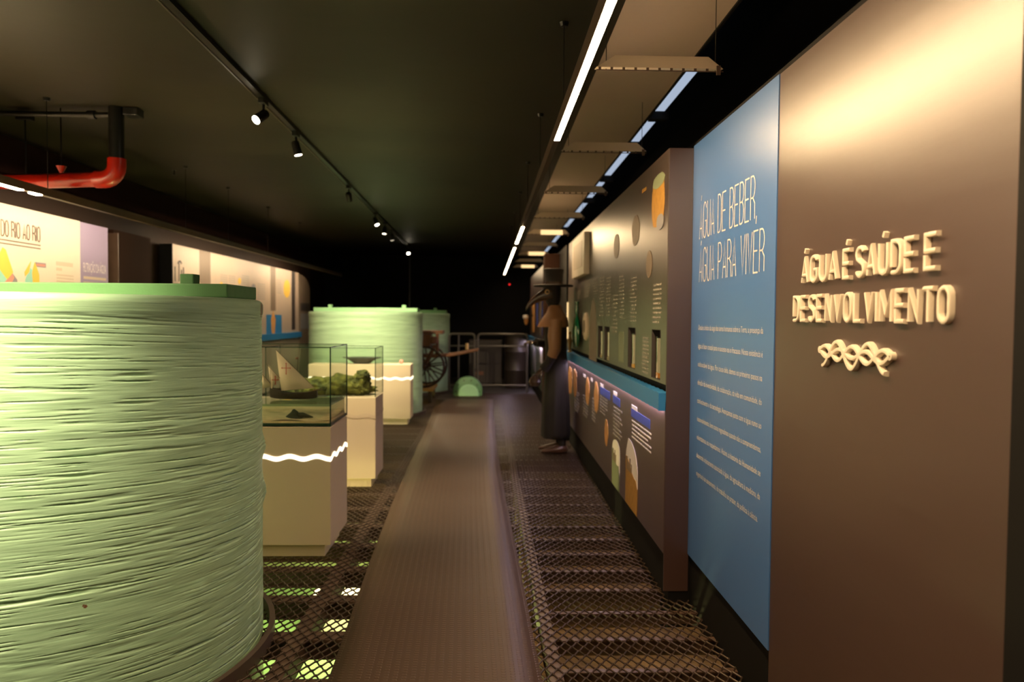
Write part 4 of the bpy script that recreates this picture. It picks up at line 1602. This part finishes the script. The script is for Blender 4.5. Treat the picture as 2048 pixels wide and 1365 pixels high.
mb = MB()
mb.tube([(-0.26, 0.12, 0.02), (-0.255, 0.12, 0.055), (-0.262, 0.12, 0.072)], [0.05, 0.022, 0.006], 12)
mb.tube([(-0.26, 0.12, 0.022), (-0.20, 0.12, 0.036), (-0.14, 0.12, 0.022)], [0.03, 0.016, 0.004], 10)
mb.build('sunken_rock', 'rock', sea, smooth=True)
MB().box(-0.938, -0.012, 0.010, 0.476, 0.104, 0.118).build('water_layer', 'water', sea)
# sailing ship
SY = 4.56
sh = empty('model_ship', (-1.285, SY, 0.957))
tag(sh, 'model sailing ship with cream lateen sails and red crosses in the case', 'model ship')


def SP(x, y_):
    return ((x - 984.0) * SY / 1400 + 1.285, 1.5 - (y_ - 635.0) * SY / 1400 - 0.957)


# hull as a loft of sections
mb = MB(); vs = []; fs = []
NS = 16
for i in range(NS + 1):
    s_ = i / NS
    x = -0.145 + 0.30 * s_
    wdt = 0.042 * math.sin(PI * min(1, 0.12 + s_ * 0.84)) ** 0.7
    sheer = 0.044 + 0.018 * (2 * abs(s_ - 0.5)) ** 2 + (0.016 if s_ < 0.22 else 0)
    keel = 0.002 + 0.012 * (2 * abs(s_ - 0.5)) ** 4
    for (a_, b_) in ((-1, sheer), (-0.96, sheer * .6), (-0.6, keel + .004), (0, keel), (0.6, keel + .004), (0.96, sheer * .6), (1, sheer), (0.86, sheer - 0.006), (-0.86, sheer - 0.006)):
        vs.append((x, a_ * wdt, b_))
for i in range(NS):
    for q in range(9):
        q2 = (q + 1) % 9
        fs.append((i * 9 + q, i * 9 + q2, (i + 1) * 9 + q2, (i + 1) * 9 + q))
fs += [tuple(range(9)), tuple(NS * 9 + q for q in range(8, -1, -1))]
mb.add(vs, fs)
mb.build('hull', 'hull', sh, smooth=True, angle=35)
m2 = MB()
for (bx, tx, ty, r0) in ((565, 563, 728, 0.0028), (594, 599, 716, 0.0032), (545, 544, 742, 0.0022)):
    p0 = SP(bx, 785); p1 = SP(tx, ty)
    m2.tube([(p0[0], 0, p0[1] - 0.01), (p1[0], 0, p1[1])], [r0, r0 * .5], 6)
m2.build('mast', 'hull', sh)
cn = SP(597, 721)
MB().lathe([(0.006, 0), (0.010, 0.004), (0.010, 0.012), (0.006, 0.012)], c=(cn[0], 0, cn[1]), n=10).build('crows_nest', 'wood', sh)
pb0 = SP(634, 783); pb1 = SP(648, 780)
MB().tube([(pb0[0] - 0.02, 0, pb0[1]), (pb1[0], 0, pb1[1])], [0.003, 0.0015], 6).build('bowsprit', 'wood', sh)


def sail(corners, belly, name='sail', yo=0.0):
    A_, B_, C_ = [Vector((SP(*c)[0], yo, SP(*c)[1])) for c in corners]
    n = 8; vs = []; idx = {}; fs = []
    for i in range(n + 1):
        for j in range(n + 1 - i):
            u = i / n; v = j / n; w_ = 1 - u - v
            p = A_ * w_ + B_ * u + C_ * v
            k_ = 27 * u * v * w_ + 1.5 * (u * v + v * w_ + u * w_) * 0.4
            p.y -= belly * k_
            # leech curves outward
            p += (C_ - A_).cross(Vector((0, 1, 0))).normalized() * (-0.0) 
            idx[(i, j)] = len(vs); vs.append(tuple(p))
    for i in range(n):
        for j in range(n - i):
            fs.append((idx[(i, j)], idx[(i + 1, j)], idx[(i, j + 1)]))
            if i + j < n - 1:
                fs.append((idx[(i + 1, j)], idx[(i + 1, j + 1)], idx[(i, j + 1)]))
    return MB().add(vs, fs).build(name, 'sail', sh, smooth=True, recalc=False)


sail([(556, 703), (566, 784), (633, 778)], 0.022)
sail([(539, 732), (545, 782), (563, 758)], 0.012, yo=0.01)
sail([(524, 744), (523, 783), (545, 775)], 0.012, yo=0.02)
# yards
m2 = MB()
for (a, b) in (((555, 701), (635, 781)), ((538, 731), (564, 759)), ((522, 743), (546, 770))):
    p0 = SP(*a); p1 = SP(*b)
    m2.tube([(p0[0], -0.004, p0[1]), (p1[0], -0.004, p1[1])], 0.0015, 5)
m2.build('yard', 'hull', sh)


def cross(cx, cy, hs, vs_, yo):
    c = SP(cx, cy)
    mb = MB()
    mb.box(c[0] - 0.0022, c[0] + 0.0022, yo, yo + 0.001, c[1] - vs_ * 1.25, c[1] + vs_)
    mb.box(c[0] - hs, c[0] + hs, yo, yo + 0.001, c[1] - 0.002, c[1] + 0.002)
    for (dx, dz) in ((0, vs_), (0, -vs_ * 1.25), (hs, 0), (-hs, 0)):
        mb.cbox((c[0] + dx, yo, c[1] + dz), (0.007, 0.001, 0.007), (0, PI / 4, 0))
    mb.build('red_cross', 'redcross', sh)


cross(578.5, 738, 0.026, 0.030, -0.033)
cross(555.5, 762, 0.018, 0.022, -0.013)

P2 = (-1.010, 6.11, 0.002)
plinth(P2, 0.95, 0.42, 0.79, 'second white display plinth with unlit wavy groove under the reef case', 0.63, False)
glass_case((-1.010, 6.11), 0.95, 0.42, 0.797, 0.43, 'second shorter glass case holding the mossy reef model')
rf = empty('reef_model', (-1.28, 6.32, 0.815))
tag(rf, 'dark mossy green reef model inside the second glass case', 'model')
for k_, (x, y_, z, a, b, c_) in enumerate(((-0.28, 0.02, 0.05, .17, .12, .085), (-0.08, 0, 0.06, .15, .12, .10), (0.09, 0.0, 0.07, .10, .10, .10), (0.12, -0.02, 0.15, .065, .07, .055), (0.02, 0.04, 0.03, .2, .14, .05), (-0.42, 0, 0.03, .12, .12, .07))):
    lump((x, y_, z), (a, b, c_), 'moss', 'reef_lump', rf, seed=k_ + 1, amp=0.32, freq=3.0, sub=4)

P3 = (-1.125, 9.70, 0.002)
plinth(P3, 1.40, 0.33, 0.835, 'widest white display plinth with glowing wavy band before the far tank', 0.64, True)
bw = empty('shallow_bowl', (-1.82, 9.86, 0.842))
tag(bw, 'wide shallow dark bowl on the widest far plinth', 'bowl')
MB().lathe([(0.10, 0.0), (0.11, 0.0), (0.20, 0.06), (0.27, 0.078), (0.27, 0.088), (0.19, 0.072), (0.10, 0.012), (0.0, 0.01)], n=28, sy=0.5).build('bowl_body', 'bowl', bw, smooth=True)
sc_ = lump((0, 0, 0.0), (0.028, 0.02, 0.03), 'rose', 'small_object', None, seed=3, amp=0.3)
sc_.name = 'pink_shell'; sc_.location = (-1.27, 9.85, 0.868)
tag(sc_, 'tiny pink shell on top of the widest far plinth near its right end', 'shell')

# ================================================================== CART
ct = empty('wheeled_cart', (-1.19, 12.45, 0.0))
tag(ct, 'old brown wooden cart with spoked wheels and long shafts', 'cart')


def wheel(y_):
    wr = empty('wheel', (0, 0, 0)); wr.parent = ct
    R_ = 0.35; zc = 0.62
    pts = [(R_ * math.cos(2 * PI * i / 40), y_, zc + R_ * math.sin(2 * PI * i / 40)) for i in range(40)]
    MB().tube(pts, 0.020, 8, closed=True).build('rim', 'iron', wr, smooth=True)
    MB().lathe([(0.0, y_ - 0.07), (0.03, y_ - 0.065), (0.055, y_ - 0.02), (0.055, y_ + 0.03), (0.03, y_ + 0.05)], c=(0, 0, zc), n=16, axis=1).build('hub', 'iron', wr, smooth=True)
    for i in range(12):
        a = 2 * PI * i / 12 + 0.12
        MB().tube([(0.04 * math.cos(a), y_, zc + 0.04 * math.sin(a)), (R_ * math.cos(a), y_, zc + R_ * math.sin(a))], [0.014, 0.010], 6).build('spoke', 'iron', wr)
    return wr


wheel(-0.12)
wheel(0.55)
MB().tube([(0, -0.1, 0.62), (0, 0.55, 0.62)], 0.025, 10).build('axle', 'iron', ct)
MB().box(-0.45, 0.32, -0.02, 0.45, 1.20, 1.26).build('top_plank', 'wood', ct, bev=0.005)
MB().box(-0.40, 0.10, 0.0, 0.42, 0.98, 1.19).build('body_box', 'wood', ct, bev=0.005)
MB().box(-0.42, 0.27, -0.03, 0.45, 0.78, 0.83).build('lower_frame', 'wood', ct, bev=0.004)
MB().cbox((0.10, -0.05, 0.84), (0.06, 0.05, 0.38), (0, 0.50, 0)).build('diagonal_strut', 'wood', ct)
MB().cbox((-0.05, -0.05, 0.78), (0.07, 0.05, 0.36), (0, -0.1, 0)).build('diagonal_strut', 'wood', ct)
MB().tube([(0.22, 0.0, 0.83), (0.22, 0.0, 1.20)], 0.03, 10).build('post', 'wood', ct)
MB().lathe([(0.0, 1.02), (0.06, 1.03), (0.07, 1.10), (0.05, 1.15), (0.0, 1.16)], c=(0.16, -0.05, 0), n=14).build('pump_cap', 'wood', ct, smooth=True)
MB().tube([(0.15, -0.03, 0.80), (0.5, -0.05, 0.83), (0.95, -0.08, 0.92)], [0.028, 0.024, 0.018], 8).build('shaft', 'wood', ct, smooth=True)
MB().tube([(0.15, 0.45, 0.80), (0.5, 0.42, 0.83), (0.95, 0.38, 0.92)], [0.028, 0.024, 0.018], 8).build('shaft', 'wood', ct, smooth=True)
MB().tube([(0.75, -0.10, 0.93), (0.75, -0.10, 1.04)], 0.03, 10).build('brass_sleeve', 'brass', ct)
pf = empty('cart_platform', (-1.34, 12.6, 0.0))
MB().box(-0.41, 0.33, -0.45, 0.50, 0.205, 0.248).build('platform_top', 'yellow_wood', pf, bev=0.006)
for sx_ in (-0.36, 0.26):
    for sy_ in (-0.38, 0.42):
        MB().box(sx_ - 0.03, sx_ + 0.03, sy_ - 0.03, sy_ + 0.03, 0.0, 0.205).build('leg', 'hull', pf)
tag(pf, 'low yellowish wooden platform under the old cart', 'platform')

# ================================================================== BARRIER, CABINETS, PUMP


def barrier(x0, x1, y_, label, inner):
    r = empty('barrier_rail', (x0, y_, 0))
    tag(r, label, 'barrier', 'dark steel hoop barriers across the far end')
    w_ = x1 - x0; rr = 0.07; zt, zb = 1.17, 0.15
    pts = [(0, 0, 0.0), (0, 0, zt - rr)] + [(rr - rr * math.cos(PI / 2 * k_ / 5), 0, zt - rr + rr * math.sin(PI / 2 * k_ / 5)) for k_ in range(1, 6)]
    pts += [(w_ - rr + rr * math.sin(PI / 2 * k_ / 5), 0, zt - rr + rr * math.cos(PI / 2 * k_ / 5)) for k_ in range(0, 6)] + [(w_, 0, 0.0)]
    MB().tube(pts, 0.022, 10, upv=(0, 1, 0)).build('hoop', 'rail', r, smooth=True)
    for z_ in (0.93, zb):
        MB().tube([(0, 0, z_), (w_, 0, z_)], 0.016, 8).build('cross_rail', 'rail', r, smooth=True)
    for xi in inner:
        MB().tube([(xi - x0, 0, zb), (xi - x0, 0, zt)], 0.016, 8).build('bar', 'rail', r, smooth=True)
    return r


barrier(-0.85, -0.34, 13.9, 'left steel hoop barrier, behind the old cart shafts', (-0.66,))
barrier(-0.28, 0.70, 13.9, 'right steel hoop barrier, in front of the dark cabinets', ())
cb = empty('far_cabinet', (-0.20, 15.3, 0.0))
tag(cb, 'dark brown low cabinet behind the right hoop barrier', 'cabinet')
MB().box(-0.30, 0.42, 0, 0.5, 0.04, 1.0).build('body', 'cabinet', cb, bev=0.01)
MB().box(-0.28, 0.055, -0.015, 0, 0.08, 0.95).build('door', 'cabinet', cb, bev=0.004)
MB().box(0.065, 0.40, -0.015, 0, 0.08, 0.95).build('door', 'cabinet', cb, bev=0.004)
MB().box(-0.18, 0.02, -0.025, -0.014, 0.24, 0.32).build('reddish_label', 'wood', cb)
dr = empty('far_drum', (0.52, 15.0, 0.0))
tag(dr, 'dark brown upright drum at the end of the aisle beside the cabinet', 'drum')
MB().lathe([(0.24, 0), (0.25, 0.02), (0.25, 0.36), (0.26, 0.38), (0.25, 0.40), (0.25, 0.75), (0.26, 0.77), (0.25, 0.79), (0.25, 1.12), (0.23, 1.14), (0.0, 1.14)], n=24).build('drum_body', 'cabinet', dr, smooth=True)
MB().lathe([(0.255, 1.12), (0.262, 1.13), (0.262, 1.15), (0.25, 1.155)], n=24).build('drum_rim', 'rail', dr, smooth=True)
pm = empty('mint_pump_housing', (-0.46, 13.35, 0.08))
tag(pm, 'round mint green pump housing on the floor before the barrier', 'pump housing')
MB().lathe([(0.24, 0.0), (0.28, 0.02), (0.28, 0.24), (0.22, 0.33), (0.0, 0.36)], n=36, axis=1).build('housing', 'lid', pm, smooth=True)
MB().lathe([(0.0, -0.035), (0.18, -0.03), (0.20, -0.01), (0.20, 0.02)], c=(0.02, 0, -0.06), n=32, axis=1).build('face_plate', 'lid_pale', pm, smooth=True)
for k_ in range(10):
    a = 2 * PI * k_ / 10
    MB().lathe([(0.0, -0.02), (0.012, -0.018), (0.012, 0.0)], c=(0.225 * math.cos(a), 0, 0.225 * math.sin(a)), n=8, axis=1).build('bolt', 'iron', pm)
ri = MB().lathe([(0.0, -0.02), (0.02, -0.015), (0.02, 0.0)], n=12, axis=1).build('red_indicator', 'red_led')
ri.location = (0.42, 17.19, 2.31)
tag(ri, 'tiny red indicator light high on the black end wall', 'indicator')

# things on the lower level seen through the grating
for k_, (x, y_, s_, mt, lb) in enumerate(((-1.15, 5.4, .22, 'wood', 'terracotta coloured rock on the lower level under the grating, nearer'), (-1.75, 6.2, .28, 'wood', 'terracotta coloured rock on the lower level under the grating, farther'))):
    o = lump((0, 0, 0), (s_, s_, s_ * .7), mt, 'lower_rock', None, seed=k_ + 20, amp=0.5)
    o.location = (x, y_, -2.6 + s_ * .5)
    tag(o, lb, 'rock')
lb_ = empty('lower_bench', (-1.35, 9.0, -2.6))
tag(lb_, 'pale lit block on the lower level seen through the grating', 'block')
MB().box(-0.9, 0.9, 0, 0.8, 0.0, 0.45).build('block_body', 'white', lb_, bev=0.01)
MB().box(-0.95, 0.95, -0.03, 0.83, 0.45, 0.50).build('block_top', 'white', lb_, bev=0.01)

# ================================================================== PLAGUE DOCTOR FIGURE
FX, FY = 0.71, 7.78
pd = empty('person', (FX, FY, 0.0))
tag(pd, 'costumed figure in long robe, brimmed top hat and beaked mask, facing left', 'person')


def ell_loft(secs, n=24, mod=None):
    """secs: (z, cx, cy, rx, ry)"""
    mb = MB(); vs = []; fs = []
    for s_i, (z, cx, cy, rx, ry) in enumerate(secs):
        for k_ in range(n):
            a = 2 * PI * k_ / n
            f_ = 1.0
            if mod: f_ = mod(z, a)
            vs.append((cx + rx * f_ * math.cos(a), cy + ry * f_ * math.sin(a), z))
    m_ = len(secs)
    for i in range(m_ - 1):
        for k_ in range(n):
            k2 = (k_ + 1) % n
            fs.append((i * n + k_, i * n + k2, (i + 1) * n + k2, (i + 1) * n + k_))
    fs += [tuple(range(n - 1, -1, -1)), tuple((m_ - 1) * n + k_ for k_ in range(n))]
    return mb.add(vs, fs)


# body: one continuous figure (robe + torso + shoulders + neck + head)
fold = lambda z, a: 1 + (0.05 * math.sin(a * 7 + z * 2) + 0.02 * math.sin(a * 13)) * max(0, min(1, (1.0 - z) / 0.5))
secs = [(0.17, 0.01, 0, .155, .20), (0.22, 0.01, 0, .160, .21), (0.5, 0.01, 0, .150, .20), (0.8, 0.01, 0, .135, .185), (1.0, 0.01, 0, .125, .165), (1.12, 0.005, 0, .12, .155),
        (1.3, 0.0, 0, .125, .18), (1.42, 0.0, 0, .125, .20), (1.50, 0.0, 0, .105, .18), (1.555, -0.01, 0, .07, .10), (1.59, -0.02, 0, .055, .06), (1.64, -0.03, 0, .06, .06),
        (1.69, -0.04, 0, .085, .072), (1.75, -0.045, 0, .098, .08), (1.81, -0.045, 0, .098, .08), (1.87, -0.04, 0, .085, .07), (1.91, -0.04, 0, .05, .045)]
ell_loft(secs, 40, fold).build('body', 'coat_dark', pd, smooth=True, angle=80)
# cape over the shoulders
cs_ = [(1.40, -0.035, -0.02, .175, .25), (1.42, -0.03, -0.02, .172, .248), (1.50, -0.01, -0.01, .140, .215), (1.56, -0.005, 0, .10, .15), (1.62, -0.01, 0, .075, .085), (1.64, -0.01, 0, .07, .075)]
ell_loft(cs_, 36, lambda z, a: 1 + 0.035 * math.sin(a * 6) * max(0, (1.6 - z) / 0.2)).build('shoulder_cape', 'coat', pd, smooth=True, angle=60)
# near arm: shoulder down, elbow, forearm forward (to the left, -X)
MB().tube([(-0.02, -0.20, 1.47), (-0.035, -0.235, 1.30), (-0.03, -0.24, 1.16), (-0.06, -0.22, 1.08)], [0.070, 0.075, 0.066, 0.055], 16, upv=(0, 1, 0)).build('sleeve', 'coat', pd, smooth=True)
MB().tube([(-0.04, -0.225, 1.12), (-0.09, -0.20, 1.02), (-0.14, -0.17, 0.94)], [0.056, 0.05, 0.058], 14, upv=(0, 1, 0)).build('cuff', 'coat_dark', pd, smooth=True)
# far arm reaching forward
MB().tube([(-0.02, 0.18, 1.46), (-0.05, 0.20, 1.28), (-0.10, 0.16, 1.20), (-0.22, 0.06, 1.225)], [0.065, 0.065, 0.055, 0.045], 14, upv=(0, 1, 0)).build('sleeve', 'coat_dark', pd, smooth=True)


def hand(c, d, upn, name='gloved_hand'):
    """skinned chains: palm and five fingers; d = direction of fingers"""
    d = Vector(d).normalized(); n = Vector(upn).normalized(); s_ = d.cross(n).normalized()
    c = Vector(c)
    g = empty(name); g.parent = pd
    mb = MB()
    mb.tube([c - d * 0.045, c - d * 0.01, c + d * 0.035], [0.024, 0.036, 0.034], 12, flat=0.55, upv=tuple(n))
    for q in range(4):
        off = (q - 1.5) * 0.018
        L_ = (0.062, 0.072, 0.068, 0.052)[q]
        b0 = c + d * 0.025 + s_ * off
        mb.tube([b0, b0 + d * L_ * .45 - n * 0.006, b0 + d * L_ * .75 - n * 0.024, b0 + d * L_ * .85 - n * 0.040], [0.0095, 0.009, 0.0085, 0.006], 8)
    b0 = c - d * 0.015 + s_ * (-0.03)
    mb.tube([b0, b0 - s_ * 0.022 + d * 0.02 - n * 0.006, b0 - s_ * 0.024 + d * 0.048 - n * 0.018], [0.012, 0.0105, 0.007], 8)
    o_ = mb.build('glove', 'leather', g, smooth=True, angle=60)
    return g


hand((-0.185, -0.155, 0.905), (-0.75, 0.1, -0.65), (-0.5, -0.5, 0.6))
hand((-0.27, 0.02, 1.225), (-1, -0.2, 0.05), (0, -0.2, 1))
# round dark pouch held by the near hand
po = empty('leather_pouch', (FX - 0.235, FY - 0.15, 0.80))
tag(po, 'round dark leather pouch held low in the costumed figure\'s hand', 'pouch')
MB().lathe([(0.0, -0.055), (0.05, -0.045), (0.07, 0.0), (0.055, 0.045), (0.025, 0.065), (0.03, 0.08), (0.0, 0.08)], n=18).build('bag', 'leather', po, smooth=True)
MB().tube([(0, 0, 0.065), (0.02, 0, 0.085), (0.03, 0, 0.10)], 0.005, 6).build('cord', 'wood', po)
# mask with long curved beak
mk = [(-0.05, 0, 1.765), (-0.10, 0, 1.758), (-0.155, 0, 1.742), (-0.21, 0, 1.715), (-0.26, 0, 1.680), (-0.30, 0, 1.642), (-0.325, 0, 1.605), (-0.335, 0, 1.575)]
MB().tube(mk, [0.092, 0.080, 0.062, 0.046, 0.034, 0.024, 0.014, 0.004], 20, upv=(0, 1, 0)).build('beaked_mask', 'leather', pd, smooth=True, angle=80)
for sgn_ in (-1, 1):
    ey = MB()
    pts = [(-0.105 + 0.022 * math.cos(2 * PI * k_ / 14), sgn_ * 0.078, 1.785 + 0.022 * math.sin(2 * PI * k_ / 14)) for k_ in range(14)]
    ey.tube(pts, 0.005, 6, closed=True)
    ey.build('goggle_ring', 'brass', pd, smooth=True)
    MB().lathe([(0.0, sgn_ * 0.081), (0.019, sgn_ * 0.077), (0.020, sgn_ * 0.070)], c=(-0.105, 0, 1.785), n=14, axis=1).build('goggle_glass', 'black_gloss', pd, smooth=True)
MB().tube([(-0.02, 0, 1.795), (-0.05, -0.083, 1.79), (-0.135, -0.068, 1.765)], 0.006, 6, flat=1.6).build('mask_strap', 'leather', pd)
# hat
hat = empty('hat'); hat.parent = pd
ty = MB()
ty.lathe([(0.0, 1.846), (0.215, 1.846), (0.225, 1.856), (0.215, 1.866), (0.112, 1.862)], c=(-0.03, 0, 0), n=36, sy=0.95)
ty.build('brim', 'coat_dark', hat, smooth=True, angle=50)
MB().lathe([(0.112, 1.858), (0.104, 1.90), (0.104, 1.98), (0.116, 2.035), (0.106, 2.045), (0.0, 2.04)], c=(-0.03, 0, 0), n=32).build('crown', 'coat_dark', hat, smooth=True, angle=50)
MB().lathe([(0.111, 1.868), (0.107, 1.90), (0.103, 1.90)], c=(-0.03, 0, 0), n=32).build('hat_band', 'leather', hat, smooth=True)
# legs and shoes
for (x, y_) in ((0.03, -0.10), (0.02, 0.09)):
    MB().tube([(x + 0.04, y_, 0.30), (x + 0.04, y_, 0.16), (x + 0.045, y_, 0.09)], [0.055, 0.045, 0.04], 12).build('leg', 'coat_dark', pd, smooth=True)
    sm = MB()
    secs_ = [(x + 0.10, 0.036, 0.030, 0.045), (x + 0.07, 0.045, 0.045, 0.055), (x + 0.02, 0.048, 0.050, 0.052), (x - 0.06, 0.043, 0.034, 0.040), (x - 0.13, 0.035, 0.026, 0.030), (x - 0.19, 0.016, 0.016, 0.024)]
    vs_ = []; fs_ = []
    for (xx, hw, hh, zc) in secs_:
        for k_ in range(14):
            a = 2 * PI * k_ / 14
            vs_.append((xx, y_ + hw * math.cos(a), max(0.004, zc + hh * math.sin(a))))
    for i in range(len(secs_) - 1):
        for k_ in range(14):
            k2 = (k_ + 1) % 14
            fs_.append((i * 14 + k_, i * 14 + k2, (i + 1) * 14 + k2, (i + 1) * 14 + k_))
    fs_ += [tuple(range(14)), tuple((len(secs_) - 1) * 14 + k_ for k_ in range(13, -1, -1))]
    sm.add(vs_, fs_)
    sm.build('shoe', 'shoe', pd, smooth=True, angle=60)
